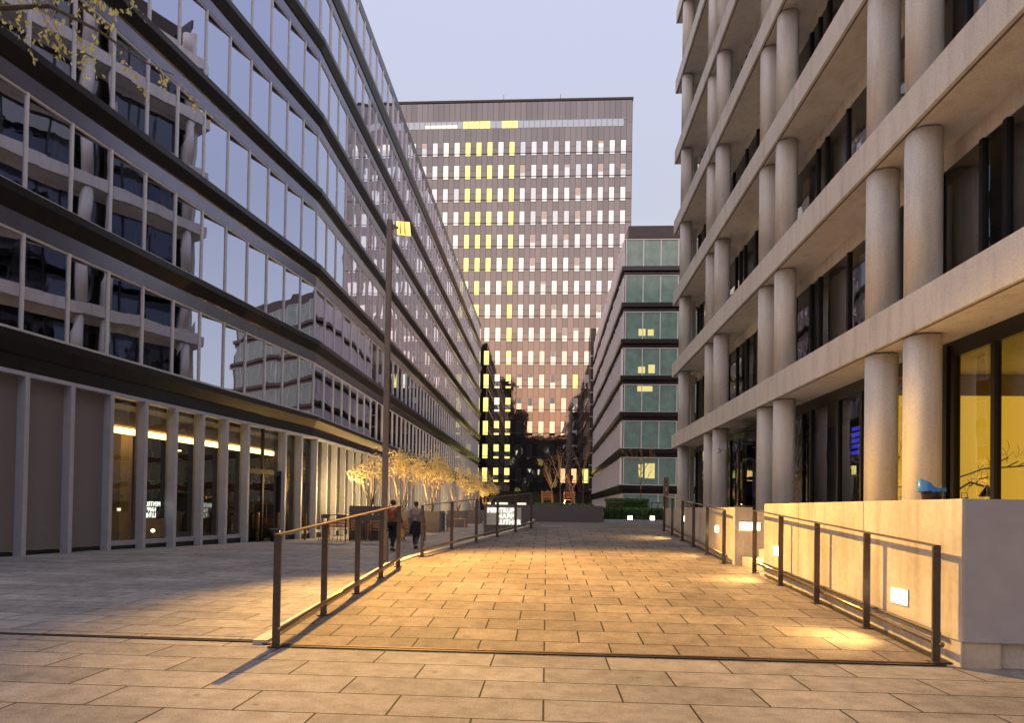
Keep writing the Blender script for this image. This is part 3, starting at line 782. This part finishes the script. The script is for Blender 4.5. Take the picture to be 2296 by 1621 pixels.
# ------------------------------------------------------------------ railings
def railing(pts, label, top_m=POST, group='steel railings along the ramp'):
    root = empty('ramp_railing', label, 'railing', group)
    P = [V(x, y, z) for x, y, z in pts]
    d = (P[-1] - P[0]).normalized(); side = V(d.y, -d.x, 0).normalized()
    hb = MB()
    a, b = P[0] - V(d.x, d.y, 0) * .02, P[-1] + V(d.x, d.y, 0) * .02
    ring = []
    for p in (a, b):
        ring.append([p + side * s_ + V(0, 0, h_) for s_, h_ in ((-.03, 1.085), (.03, 1.085), (.03, 1.10), (-.03, 1.10))])
    for j in range(4): hb.face([ring[0][j], ring[0][(j + 1) % 4], ring[1][(j + 1) % 4], ring[1][j]], top_m)
    hb.face(ring[0], top_m); hb.face(ring[1], top_m)
    hb.build('handrail', root)
    bb = MB(); off = side * (.045)
    bb.tube([a + off + V(0, 0, .17), b + off + V(0, 0, .17)], .026, RAILM, 8); bb.build('bottom_bar', root, smooth=True)
    fr = (V(0, 0, 0), V(d.x, d.y, 0).normalized(), side)
    for p in P:
        mb = MB(); o = V(p.x, p.y, 0)
        mb.box((-.012, -.035, p.z), (.012, .035, p.z + 1.084), POST, (o, fr[1], side)); mb.box((-.06, -.06, p.z), (.06, .06, p.z + .012), POST, (o, fr[1], side))
        mb.build('post', root)
    return root
def rp(x, ys): return [(x, y, ramp_z(y)) for y in ys]
railing(rp(-2.62, [6.2, 7.55, 8.9, 10.2, 11.4]), 'left foreground railing, golden handrail, at the foot of the ramp', RAILM)
L2 = [(-2.62, 13.6), (-2.19, 14.95), (-1.76, 16.3), (-1.33, 17.65), (-.90, 19.0), (-.47, 20.36)]
railing([(x, y, ramp_z(y)) for x, y in L2], 'left far railing slanting towards the lit name sign')
railing(rp(3.66, [6.3, 7.62, 8.98, 10.33, 11.6]), 'right near black railing in front of the pale wall lights')
railing(rp(3.63, [13.45, 14.85, 16.2, 17.5, 18.9, 20.2]), 'right far railing beside the upper ramp below the columns')

# ------------------------------------------------------------------ street lamp
SL = empty('street_lamp', 'tall square street lamp with glowing orange head between plaza and ramp', 'street lamp', loc=(-3.48, 13.75, 0))
mb = MB(); mb.box((-.056, -.05, -.1), (.056, .05, 7.62), LAMPM); mb.build('pole', SL, bevel=.006)
mb = MB(); mb.box((-.085, -.075, -.1), (.085, .075, .86), LAMPM); mb.build('pole_base', SL, bevel=.006)
mb = MB(); mb.box((.056, -.03, 7.42), (.20, .03, 7.50), LAMPM); mb.build('arm', SL)
mb = MB()
hx = [V(.16, .05, 7.32), V(.45, .05, 7.29), V(.45, -.08, 7.53), V(.16, -.08, 7.56)]
mb.face(hx, E_LAMP); mb.face([p + V(0, .05, .03) for p in reversed(hx)], LAMPM)
for i in range(4):
    a, b = hx[i], hx[(i + 1) % 4]; mb.face([a, b, b + V(0, .05, .03), a + V(0, .05, .03)], LAMPM)
mb.build('lamp_head', SL)
mb = MB()
for x in (.24, .34): mb.box((x, -.11, 7.30), (x + .012, .04, 7.55), LAMPM)
mb.build('reflector', SL)
sd = bpy.data.lights.new('lamp_beam', 'SPOT'); sd.energy = 5900; sd.color = (1, .54, .12); sd.spot_size = R(86); sd.spot_blend = .6; sd.shadow_soft_size = .07
so = bpy.data.objects.new('lamp_beam', sd); COL.objects.link(so); so.parent = SL; so.location = (.33, -.2, 7.25)
so.rotation_euler = Vector((.50, -.50, -.95)).to_track_quat('-Z', 'Y').to_euler()

# ------------------------------------------------------------------ planter wall with the name sign, garden on top
PWL = empty('planter_wall', 'long dark planter wall with the lit name sign across the end of the ramp', 'wall')
mb = MB(); mb.box((-2.97, 30.8, -.2), (2.68, 31.1, 1.60), DARKST); mb.box((-2.97, 31.1, -.2), (-2.67, 39, 1.60), DARKST); mb.box((2.38, 31.1, -.2), (2.68, 39, 1.60), DARKST); mb.build('wall', PWL, bevel=.01)
mb = MB(); mb.box((-2.67, 31.1, 1.2), (2.38, 39, 1.52), SOIL); struct(mb.build('planting_bed'))
SG = empty('name_sign', 'white lit letters on three lines fixed to the dark planter wall', 'sign')
mb = MB(); mb.box((-2.84, 30.77, .62), (-1.19, 30.798, 1.47), simple('sign_plate', (.62, .60, .56), .5)); mb.build('sign_plate', SG)
mb = MB(); mb.box((-2.83, 30.762, 1.19), (-1.53, 30.768, 1.46), E_SIGN2); mb.box((-2.36, 30.762, .91), (-1.53, 30.768, 1.18), E_SIGN2); mb.box((-2.36, 30.762, .63), (-1.20, 30.768, .90), E_SIGN2)
mb.build('backlight', SG)
its = []
for j, (tx, x) in enumerate((('MENTRUP', -2.80), ('HAPP', -2.33), ('LUTHER', -2.33))):
    me = text_mesh(tx, .30, E_SIGN, .01); w = max(v.co.x for v in me.vertices); tw = {0: 1.26, 1: .78, 2: 1.12}[j]
    its.append((me, basis(V(x, 30.745, 1.22 - .28 * j), V(tw / w, 0, 0), V(0, 0, 1), V(0, -1, 0))))
merge(its, 'lettering', SG, E_SIGN)

def blades(mb, area, n, h, mt, r_, zf=lambda x, y: 0):
    (x0, x1), (y0, y1), z = area
    for _ in range(n):
        x, y = r_.uniform(x0, x1), r_.uniform(y0, y1); a = r_.uniform(0, 6.28); w = .012; hh = h * r_.uniform(.5, 1.2)
        dx, dy = math.cos(a) * w, math.sin(a) * w; lx, ly = r_.uniform(-.06, .06), r_.uniform(-.06, .06)
        mb.face([(x - dx, y - dy, z), (x + dx, y + dy, z), (x + lx, y + ly, z + hh)], mt)
r_ = random.Random(8)
mb = MB(); blades(mb, ((-.6, 2.3), (31.2, 34), 1.51), 5000, .22, GRASS, r_); struct(mb.build('planter_grass'), 'stuff')
def hedge(name, label, x0, x1, y0, y1, z0, z1, n):
    root = empty(name, label, 'hedge')
    mb = MB(); mb.box((x0 + .1, y0 + .12, z0), (x1 - .1, y1 - .12, z1 - .12), simple('hedge_core', (.02, .03, .012), .9)); mb.build('stems', root)
    mb = MB()
    for _ in range(n):
        x, y, z = r_.uniform(x0, x1), r_.uniform(y0, y1), r_.uniform(z0, z1)
        if r_.random() < .6: y = y0 + r_.uniform(-.03, .12)
        else: z = z1 + r_.uniform(-.12, .05)
        s_ = r_.uniform(.02, .045); a, b = V(*[r_.uniform(-1, 1) for _ in range(3)]).normalized(), V(*[r_.uniform(-1, 1) for _ in range(3)]).normalized()
        p = V(x, y, z); mb.face([p - a * s_, p + b * s_ * .6, p + a * s_, p - b * s_ * .6], HEDGE)
    mb.build('foliage', root)
hedge('hedge', 'lower clipped green hedge behind the ground lights', 2.75, 5.95, 31.6, 32.5, .9, 1.50, 9000)
hedge('hedge', 'upper green hedge behind, in front of the green glass block', 3.1, 5.4, 34.2, 35.2, .9, 2.0, 9000)
mb = MB(); mb.box((2.72, 30.95, .80), (6.6, 31.35, .97), FIN); mb.box((2.72, 31.35, .80), (6.6, 33, .93), SOIL); tag(mb.build('kerb'), 'pale granite kerb in front of the lower hedge', 'kerb')
for x in (4.02, 5.08):
    mb = MB(); mb.box((x - .12, 31.38, .95), (x + .12, 31.50, 1.17), FRAME); mb.box((x - .10, 31.375, .97), (x + .10, 31.379, 1.15), E_GRND)
    tag(mb.build('ground_light'), 'small square garden light at the hedge foot, ' + ('left' if x < 4.5 else 'right') + ' one of the pair', 'light', 'garden lights by the hedge')
for x0, lab in ((2.95, 'dark steel high table at the left end of the hedge'), (5.0, 'dark steel high table at the right end of the hedge')):
    t = empty('steel_table', lab, 'table', 'high tables by the hedge')
    mb = MB(); mb.box((x0, 31.36, 1.78), (x0 + .75, 31.56, 1.83), DARKST); mb.build('tabletop', t)
    for xx in (x0 + .05, x0 + .35, x0 + .68):
        mb = MB(); mb.tube([(xx, 31.42, .95), (xx, 31.42, 1.79)], .018, BLACK, 5); mb.build('leg', t)

# ------------------------------------------------------------------ trees
def grow(mb, p, d, L, r, depth, rr, leafs, spread=.5, up=.25, mt=TWIG, leaf_at=1, seg=3):
    pts = [p]; rad = [r]; dd = d.copy()
    for s_ in range(seg):
        dd = (dd + V(rr.uniform(-1, 1), rr.uniform(-1, 1), rr.uniform(-.4, .6) + up * .4) * .16).normalized()
        pts.append(pts[-1] + dd * L / seg); rad.append(r * (1 - .4 * (s_ + 1) / seg))
        if depth <= leaf_at: leafs.append((pts[-1], dd))
    mb.tube(pts, rad, mt, 5 if r > .02 else 3, caps=False)
    if depth > 0:
        for c in range(rr.choice((2, 3, 3)) if depth > 1 else rr.choice((2, 3))):
            ax = V(rr.uniform(-1, 1), rr.uniform(-1, 1), rr.uniform(-.3, .6)); nd = (dd + ax * spread + V(0, 0, up)).normalized()
            st_ = pts[-1] if c == 0 else pts[rr.randint(1, len(pts) - 1)]
            grow(mb, st_, nd, L * rr.uniform(.6, .82), rad[-1] * .72, depth - 1, rr, leafs, spread, up, mt, leaf_at, seg)
def leaves(mb, leafs, n, size, mt, rr, droop=.5, scatter=.12):
    for p, d in leafs:
        for _ in range(n):
            c = p + V(rr.uniform(-1, 1), rr.uniform(-1, 1), rr.uniform(-1, 1)) * scatter
            a = V(rr.uniform(-1, 1), rr.uniform(-1, 1), rr.uniform(-1, .6) - droop).normalized(); b = a.cross(V(rr.uniform(-1, 1), rr.uniform(-1, 1), rr.uniform(-1, 1))).normalized()
            s_ = size * rr.uniform(.6, 1.3)
            mb.face([c, c + a * s_ * .5 + b * s_ * .28, c + a * s_, c + a * s_ * .5 - b * s_ * .28], mt)
def bush(x, y, z, h, seed, label, n_leaf, planter=1.2, pw=1.3):
    rr = random.Random(seed)
    root = empty('ornamental_tree', label, 'tree', 'uplit trees in planters along the glass facade', (x, y, 0))
    tk = MB(); tw = MB(); lf = []
    for s_ in range(5):
        a = s_ * 1.26 + rr.random(); d = V(math.cos(a) * .42, math.sin(a) * .42, 1).normalized()
        p0 = V(rr.uniform(-.06, .06), rr.uniform(-.06, .06), z); p1 = p0 + d * h * .28
        tk.tube([p0, p0 + d * h * .14 + V(.02, 0, 0), p1], [.035, .028, .022], BARK, 6)
        grow(tw, p1, d, h * rr.uniform(.22, .36), .024, 3, rr, lf, .85, .16, TWIG)
    tk.build('trunk', root)
    leaves(tw, [q for q in lf if rr.random() < .8], n_leaf + 1, .135, BLOSSOM, rr, -.5, .20); tw.build('crown', root)
    ld = bpy.data.lights.new('tree_uplight', 'POINT'); ld.energy = 200; ld.color = (1, .64, .22); ld.shadow_soft_size = .06
    lo = bpy.data.objects.new('tree_uplight', ld); COL.objects.link(lo); lo.parent = root; lo.location = (-.95, -.2, z + .75)
    return root
TP = [(-8.15, 29.6, 1.42, 2.4, 'nearest uplit tree, nearly bare, just behind the lamp post', 1), (-7.55, 33.6, 1.2, 3.2, 'uplit tree right of the lamp post, behind the two walkers', 4),
      (-7.05, 39.6, 1.2, 3.4, 'leafiest uplit tree above the middle of the slanting railing', 6), (-6.95, 50.5, 1.2, 3.5, 'fourth uplit golden tree along the facade', 6),
      (-6.95, 62.5, 1.2, 3.4, 'fifth uplit golden tree along the facade', 6), (-6.95, 74.5, 1.2, 3.2, 'farthest uplit golden tree, left above the name sign', 6)]
for i, (x, y, z, h, lab, nl) in enumerate(TP):
    zg = plaza_z(x, y); bush(x, y, z, h, 20 + i, lab, nl)
    P_ = empty('planter_box', ('nearest' if i == 0 else ['', 'second', 'third', 'fourth', 'fifth', 'farthest'][i]) + ' dark planter box under an uplit tree', 'planter', 'dark planter boxes on the plaza', (x, y, 0))
    mb = MB(); hw, hl = .66, 1.1
    for a, b in (((-hw, -hl), (hw, -hl + .05)), ((-hw, hl - .05), (hw, hl)), ((-hw, -hl + .05), (-hw + .05, hl - .05)), ((hw - .05, -hl + .05), (hw, hl - .05))):
        mb.box((*a, zg), (*b, z), DARKST)
    mb.build('box', P_); mb = MB(); mb.box((-hw + .05, -hl + .05, z - .3), (hw - .05, hl - .05, z - .07), SOIL); mb.build('soil', P_)
    mb = MB(); mb.tube([(-.62, -.2, z - .1), (-.66, -.2, z + .55), (-.8, -.2, z + .70)], .012, BLACK, 5); mb.build('uplight', P_)
def bare_tree(x, y, z, h, seed, label, warm=True, sp=.45):
    rr = random.Random(seed); root = empty('bare_tree', label, 'tree', 'thin bare trees beyond the planter wall', (x, y, z))
    tk = MB(); tw = MB(); lf = []
    p1 = V(rr.uniform(-.05, .05), 0, h * .38); tk.tube([(0, 0, 0), (rr.uniform(-.03, .03), 0, h * .2), p1, p1 + V(.02, .02, h * .25)], [.035, .03, .025, .012], BARK, 6)
    for s_ in range(6):
        a = rr.uniform(0, 6.28); st_ = V(0, 0, h * rr.uniform(.32, .6)) + V(p1.x, 0, 0)
        grow(tw, st_, V(math.cos(a) * .6, math.sin(a) * .6, .9).normalized(), h * .24, .020, 2, rr, lf, sp, .2)
    tk.build('trunk', root); leaves(tw, lf, 1, .06, TWIG, rr); tw.build('crown', root)
for a in ((.31, 36, 1.5, 2.6, 31, 'low orange bare tree, leftmost on the planter by the bench'), (.80, 37, 1.5, 3.4, 32, 'second bare tree from left on the planter'),
          (1.45, 36.5, 1.5, 2.0, 33, 'smallest bare tree on the planter'), (2.02, 36, 1.5, 4.0, 34, 'tallest bare tree at the right end of planter'),
          (5.2, 36.2, .8, 5.0, 35, 'bare tree in front of the green glass block')): bare_tree(*a)
ld = bpy.data.lights.new('garden_uplight', 'POINT'); ld.energy = 80; ld.color = (1, .52, .22); lo = bpy.data.objects.new('garden_uplight', ld); COL.objects.link(lo); lo.location = (.9, 34.6, 1.8)
mb = MB(); mb.lathe((.9, 34.6, 1.5), [(.07, 0), (.07, .14), (0, .14)], BLACK, 10); tag(mb.build('garden_spotlight'), 'small black spotlight among the bare trees on the planter', 'light')
# the leafy branch reaching in at the top left
TT = empty('street_tree', 'branch with yellow-green spring leaves hanging in at top left', 'tree', loc=(-9.4, 8.3, 0))
tk = MB(); tk.tube([(0, 0, 0), (.05, 0, 2.5), (-.05, .1, 5), (.1, 0, 7), (.3, 0, 9.5)], [.16, .14, .12, .09, .04], BARK, 10); tk.build('trunk', TT)
rr = random.Random(14); tw = MB(); lf = []
limb = [V(.1, 0, 6.9), V(1.3, .1, 8.2), V(2.4, .2, 8.3), V(3.1, .25, 7.95), V(3.7, .3, 7.55), V(4.15, .3, 7.35)]
tw.tube(limb, [.05, .04, .03, .02, .012, .006], BARK, 6)
for i in range(15):
    t = rr.uniform(.28, 1); f = t * 5; j = min(4, int(f)); p = limb[j].lerp(limb[j + 1], f - j)
    grow(tw, p, V(rr.uniform(-.2, .9), rr.uniform(-.6, .6), rr.uniform(-.9, .3)).normalized(), .42, .006, 1, rr, lf, .6, -.3)
limb2 = [V(.2, 0, 7.5), V(1.2, .3, 8.9), V(2.6, .5, 9.4), V(3.6, .6, 9.1)]
tw.tube(limb2, [.05, .03, .02, .008], BARK, 6)
for i in range(9):
    t = rr.uniform(.2, 1); f = t * 3; j = min(2, int(f)); p = limb2[j].lerp(limb2[j + 1], f - j)
    grow(tw, p, V(rr.uniform(-.2, .9), rr.uniform(-.6, .6), rr.uniform(-.9, .3)).normalized(), .42, .006, 1, rr, lf, .6, -.3)
leaves(tw, lf, 2, .075, LEAFY, rr, .8, .05); tw.build('crown', TT)

# ------------------------------------------------------------------ plaza furniture
def bar_table(x, y, w, d, h, label, n='bar_table'):
    z = plaza_z(x, y); t = empty(n, label, 'table', 'tables on the plaza', (x, y, z))
    mb = MB(); mb.box((-w / 2, -d / 2, h - .04), (w / 2, d / 2, h), WOOD if h < .9 else DARKST); mb.build('tabletop', t)
    for sx in (-1, 1):
        for sy in (-1, 1):
            mb = MB(); mb.box((sx * (w / 2 - .04) - .02, sy * (d / 2 - .04) - .02, 0), (sx * (w / 2 - .04) + .02, sy * (d / 2 - .04) + .02, h - .04), POST if h > .9 else WOOD); mb.build('leg', t)
    mb = MB(); mb.lathe((.05, 0, h), [(0, 0), (.04, 0), (.045, .07), (.035, .075), (0, .02)], FRAME, 10); mb.build('candle_glass', t)
def stool(x, y, rz, label, h=.78):
    z = plaza_z(x, y); t = empty('bar_stool', label, 'stool', 'slim stools round the tables', (x, y, z), rz)
    mb = MB(); mb.box((-.18, -.18, h - .03), (.18, .18, h), DARKST); mb.build('seat', t)
    mb = MB(); mb.box((-.18, .16, h + .15), (.18, .18, h + .32), DARKST); mb.box((-.18, .16, h), (-.16, .18, h + .15), POST); mb.box((.16, .16, h), (.18, .18, h + .15), POST); mb.build('backrest', t)
    for sx in (-1, 1):
        for sy in (-1, 1):
            mb = MB(); mb.tube([(sx * .15, sy * .15, h - .03), (sx * .19, sy * .19, 0)], .011, POST, 5); mb.build('leg', t)
    mb = MB()
    for a, b in (((-.17, -.17), (.17, -.17)), ((-.17, .17), (.17, .17)), ((-.17, -.17), (-.17, .17)), ((.17, -.17), (.17, .17))): mb.tube([(*a, .25), (*b, .25)], .009, POST, 4)
    mb.build('footrest', t)
bar_table(-8.75, 26.6, 1.05, .7, 1.10, 'dark high table with a glass, left of the lamp post')
bar_table(-7.35, 26.9, 1.15, .7, 1.10, 'dark high table just right of the nearest one, by the lamp post')
bar_table(-6.65, 39.9, 1.1, .7, 1.10, 'high table beyond the walkers, in front of planter')
bar_table(-6.05, 45.0, .9, .7, .74, 'low wooden table farthest along the planters')
for i, (x, y, rz, lab) in enumerate(((-9.1, 26.1, .1, 'stool at the left of the nearest high table'), (-8.45, 26.05, -.2, 'stool at the right front of the nearest high table'), (-7.7, 26.3, .1, 'stool left of the second high table'),
                                     (-7.0, 26.35, .2, 'stool right of the second high table by the lamp post'), (-6.75, 39.3, 0, 'stool under the high table beyond the walkers'), (-6.2, 39.9, 1.5, 'stool beside the high table beyond the walkers'))): stool(x, y, rz, lab)
def bench(x, y, z, w, rz, label, arms=True):
    t = empty('wooden_bench', label, 'bench', 'wooden benches', (x, y, z), rz)
    mb = MB()
    for i in range(4): mb.box((-w / 2, -.24 + i * .12, .42), (w / 2, -.14 + i * .12, .45), WOOD)
    mb.build('seat', t)
    mb = MB()
    for i in range(3): mb.box((-w / 2, .25, .52 + i * .12), (w / 2, .275, .61 + i * .12), WOOD)
    mb.build('backrest', t)
    for s_ in (-1, 1):
        mb = MB(); xx = s_ * (w / 2 - .05)
        mb.box((xx - .03, -.24, 0), (xx + .03, -.18, .66), WOOD); mb.box((xx - .03, .2, 0), (xx + .03, .25, .9), WOOD); mb.box((xx - .035, -.24, .66), (xx + .035, .25, .69), WOOD); mb.build('side_frame', t)
bench(-8.9, 28.0, -.06, 1.6, 0, 'orange wooden bench left, behind the nearest high table')
bench(-7.0, 28.0, -.06, 1.6, 0, 'orange wooden bench behind the lamp post and second high table')
bench(-5.7, 27.6, -.06, 1.0, 0, 'short orange wooden bench behind the two walkers')
bench(.05, 34.2, 1.5, .62, .1, 'wooden bench on the planter, left of the pair')
bench(1.2, 34.4, 1.5, .62, -.1, 'wooden bench on the planter, right of the pair')
mb = MB(); mb.box((-5.75, 44.6, 0), (-5.35, 45.0, .42), WOOD); mb.box((-5.75, 44.98, .42), (-5.35, 45.02, .8), WOOD)
bl = [(-11.1, 24.35, 'left bollard of three in front of the entrance door'), (-10.75, 25.4, 'middle bollard of three in front of the entrance door'), (-10.2, 26.9, 'right bollard of three, past the entrance door')]
for x, y, lab in bl:
    z = plaza_z(x, y); t = empty('bollard', lab, 'bollard', 'slim bollards by the door', (x, y, z))
    mb = MB(); mb.box((-.045, -.045, 0), (.045, .045, 1.13), RAILM); mb.build('post', t, bevel=.004); mb = MB(); mb.box((-.05, -.05, 1.13), (.05, .05, 1.15), POST); mb.build('cap', t)
t = empty('litter_bin', 'dark round litter bin beside the entrance door', 'bin', None, (-10.7, 25.0, plaza_z(-10.7, 25)))
mb = MB(); mb.lathe((0, 0, 0), [(0, 0), (.17, 0), (.21, .46), (.19, .46), (.17, .06), (0, .06)], BLACK, 20); mb.build('body', t, smooth=True)
mb = MB(); mb.lathe((0, 0, .46), [(.225, 0), (.225, .04), (.16, .05), (.16, .0)], DARKST, 20); mb.build('lid', t)
# number stele
t = empty('number_stele', 'tall rust-brown number post at the head of the right ramp railing', 'sign post', None, (3.93, 21.6, .8))
mb = MB(); mb.box((-.085, -.03, 0), (.085, .03, 1.72), simple('corten', (.20, .13, .10), .6, metal=.3, noise=.2, nscale=20)); mb.build('post', t, bevel=.004)
me = text_mesh('3', .16, FRAME, .003); merge([(me, basis(V(-.045, -.034, 1.28), V(1, 0, 0), V(0, 0, 1), V(0, -1, 0)))], 'number', t, FRAME)
mb = MB(); mb.tube([(0, -.031, 1.58), (0, -.036, 1.58)], .025, BLACK, 12); mb.build('hole', t)
# lamp post in the garden
t = empty('garden_lamp_post', 'slim dark lamp post among the bare trees on the planter', 'lamp post', None, (1.38, 36, 1.5))
mb = MB(); mb.tube([(0, 0, 0), (0, 0, 1.75)], .03, BLACK, 8); mb.build('pole', t); mb = MB(); mb.lathe((0, 0, 1.6), [(.03, 0), (.07, .02), (.07, .2), (0, .24)], BLACK, 12); mb.build('lantern', t)

# ------------------------------------------------------------------ people
def skin_obj(name, chains, mt, parent, root=0, sub=2):
    vs, es, rs = [], [], []
    idx = {}
    for ch in chains:
        prev = None
        for it in ch:
            if isinstance(it, str): cur = idx[it]
            else:
                nm = it[2] if len(it) > 2 else None
                cur = len(vs); vs.append(it[0]); rs.append(it[1])
                if nm: idx[nm] = cur
            if prev is not None: es.append((prev, cur))
            prev = cur
    me = bpy.data.meshes.new(name); me.from_pydata(vs, es, []); me.update()
    o = bpy.data.objects.new(name, me); COL.objects.link(o)
    md = o.modifiers.new('s', 'SKIN'); md.use_smooth_shade = True
    for i, sv in enumerate(me.skin_vertices[0].data):
        r0 = rs[i]; sv.radius = r0 if isinstance(r0, tuple) else (r0, r0); sv.use_root = (i == root)
    sb = o.modifiers.new('u', 'SUBSURF'); sb.levels = sub; sb.render_levels = sub
    dg = bpy.context.evaluated_depsgraph_get(); m2 = bpy.data.meshes.new_from_object(o.evaluated_get(dg))
    bpy.data.objects.remove(o); m2.materials.clear(); m2.materials.append(mt)
    for p in m2.polygons: p.use_smooth = True
    o = bpy.data.objects.new(name, m2); COL.objects.link(o); o.parent = parent
    return o
def person(loc, rz, label, top, bottom, hair, coat, skirt=False, scale=1.0, bag=None):
    t = empty('person', label, 'person', None, loc, rz); t.scale = (scale,) * 3
    f = -1   # faces local -Y
    hipL, hipR = (.09, 0, .88), (-.09, 0, .88)
    kL, kR = (.10, -.16, .50), (-.09, .03, .48)
    aL, aR = (.10, -.20, .09), (-.09, .26, .14)
    shL, shR = (.18, 0, 1.37), (-.18, 0, 1.37)
    eL, eR = (.24, .10, 1.10), (-.24, -.05, 1.10)
    wL, wR = (.24, .02, .87), (-.25, -.18, .90)
    ch = [[((0, 0, .92), (.14, .10), 'pel'), ((0, 0, 1.10), (.12, .085)), ((0, 0, 1.30), (.15, .10), 'ch'), ((0, 0, 1.42), .055), ((0, -.01, 1.47), .05), ((0, -.03, 1.53), (.065, .085)), ((0, -.02, 1.60), (.078, .095)), ((0, -.01, 1.66), (.06, .075))]]
    for s_, h, kk, aa in ((1, hipL, kL, aL), (-1, hipR, kR, aR)):
        ch.append(['pel', (h, .085), (kk, .055), ((kk[0], kk[1] * .5 + aa[1] * .5 + .02, (kk[2] + aa[2]) / 2), .052), (aa, .036), ((aa[0], aa[1] - .10, aa[2] - .06), .034), ((aa[0], aa[1] - .17, aa[2] - .07), .026)])
    for s_, h, e, w in ((1, shL, eL, wL), (-1, shR, eR, wR)):
        nm = 'w%d' % s_
        ch.append(['ch', (h, .058), (e, .040), (w, .026), ((w[0], w[1] - .02, w[2] - .07), (.036, .018), nm)])
        for q in range(4):
            fx = (q - 1.5) * .018; ln = (.9, 1.0, .95, .75)[q]
            b0 = (w[0] + .0, w[1] - .02 + fx, w[2] - .10)
            ch.append([nm, (b0, .0095), ((b0[0] - s_ * .006, b0[1], b0[2] - .035 * ln), .0085), ((b0[0] - s_ * .02, b0[1], b0[2] - .065 * ln), .007)])
        ch.append([nm, ((w[0] - s_ * .005, w[1] - .055, w[2] - .07), .010), ((w[0] - s_ * .012, w[1] - .065, w[2] - .105), .008)])
    skin_obj('body', ch, SKIN, t)
    fc = MB()
    for s_ in (-1, 1): fc.lathe((s_ * .03, -.113, 1.585), [(0, -.008), (.009, 0), (0, .008)], BLACK, 8)
    fc.lathe((0, -.125, 1.555), [(0, -.015), (.012, -.008), (.006, .02), (0, .025)], SKIN, 8); fc.box((-.022, -.112, 1.522), (.022, -.105, 1.53), simple('lip', (.35, .12, .10), .5))
    fc.build('face', t)
    cc = [[((0, 0, .90), (.165, .125), 'a'), ((0, 0, 1.10), (.15, .11)), ((0, 0, 1.30), (.175, .12), 'ch'), ((0, 0, 1.415), (.075, .07))]]
    for h, e, w in ((shL, eL, wL), (shR, eR, wR)): cc.append(['ch', (h, .075), (e, .055), ((w[0], w[1], w[2] + .03), .042)])
    skin_obj('jacket', cc, coat, t)
    tr = [[((0, 0, .90), (.15, .11), 'p')]]
    for h, kk, aa in ((hipL, kL, aL), (hipR, kR, aR)):
        tr.append(['p', (h, .10), (kk, .070), ((kk[0], kk[1] * .5 + aa[1] * .5 + .02, (kk[2] + aa[2]) / 2), .060), ((aa[0], aa[1], aa[2] + .04), .050)])
    skin_obj('trousers', tr, bottom, t)
    if skirt:
        mb = MB(); mb.lathe((0, 0, .52), [(.25, 0), (.22, .2), (.17, .42), (.15, .46)], top, 20); o = mb.build('skirt', t, smooth=True)
    for aa in (aL, aR):
        skin_obj('shoe', [[((aa[0], aa[1] + .03, aa[2] - .05), .045), ((aa[0], aa[1] - .08, aa[2] - .065), .045), ((aa[0], aa[1] - .20, aa[2] - .07), .035)]], BLACK, t, sub=1)
    skin_obj('hair', [[((0, .02, 1.50), (.07, .05)), ((0, .03, 1.60), (.09, .085)), ((0, .0, 1.68), (.075, .08))]], hair, t)
    return t, wL, wR
coat1 = simple('red_brown_coat', (.30, .08, .04), .8, noise=.5, nscale=7); coat2 = simple('grey_pattern_jacket', (.34, .25, .22), .85, noise=.6, nscale=9)
navy = simple('dark_cloth', (.012, .012, .016), .9); greyt = simple('grey_cloth', (.08, .08, .09), .9); brownh = simple('brown_hair', (.10, .045, .025), .6)
p1, wL, wR = person((-4.95, 20.7, -.05), R(165), 'person in red-brown jacket and black trousers walking away with black bag, left one', navy, navy, brownh, coat1, scale=1.0)
p2, _, _ = person((-4.5, 22.2, -.05), R(175), 'person in patterned grey jacket and short black skirt walking, right one', navy, greyt, brownh, coat2, skirt=True, scale=.99)
mb = MB(); mb.box((-.2, -.07, -.36), (.2, .07, -.08), BLACK); mb.tube([(-.1, 0, -.08), (-.06, 0, .02), (.06, 0, .02), (.1, 0, -.08)], .01, BLACK, 5)
o = mb.build('handbag', bevel=.02); tag(o, 'black handbag held by the left walker', 'bag')
o.location = p1.location + Matrix.Rotation(R(165), 4, 'Z') @ V(wL[0] + .01, wL[1] - .02, wL[2] - .09)
mb = MB(); mb.box((-.05, -.09, -.32), (.05, .09, -.08), simple('yellow_paper', (.75, .42, .08), .7)); mb.tube([(0, -.05, -.08), (0, -.03, .01), (0, .03, .01), (0, .05, -.08)], .006, BLACK, 4)
o = mb.build('paper_bag'); tag(o, 'yellow paper bag in the other hand of the left walker', 'bag')
o.location = p1.location + Matrix.Rotation(R(165), 4, 'Z') @ V(wR[0], wR[1] - .02, wR[2] - .09)

# ------------------------------------------------------------------ blocks behind the photographer (seen only as reflections)
OB = empty('distant_office_block', 'dark office block behind the photographer, seen only as a reflection', 'building')
NIGHT = simple('dark_facade', (.02, .02, .024), .7)
mb = MB(); mb.box((-60, -48, -.2), (14, -34, 28.5), NIGHT); mb.box((-24, -47.9, 28.5), (-13, -34.1, 50), NIGHT); mb.box((-13, -47.9, 28.5), (-7.5, -34.1, 38), NIGHT); mb.box((14, -48, -.2), (60, -34, 25), NIGHT); mb.build('wall', OB)
for k in range(6):
    for j in range(14):
        if (j * 5 + k * 3) % 4: continue
        mb = MB(); mb.box((-24 + j * 2.6, -34.0, 2.5 + k * 3.9), (-22.8 + j * 2.6, -33.95, 4.4 + k * 3.9), E_PALE if (j + k) % 3 else E_YEL); mb.build('window', OB)
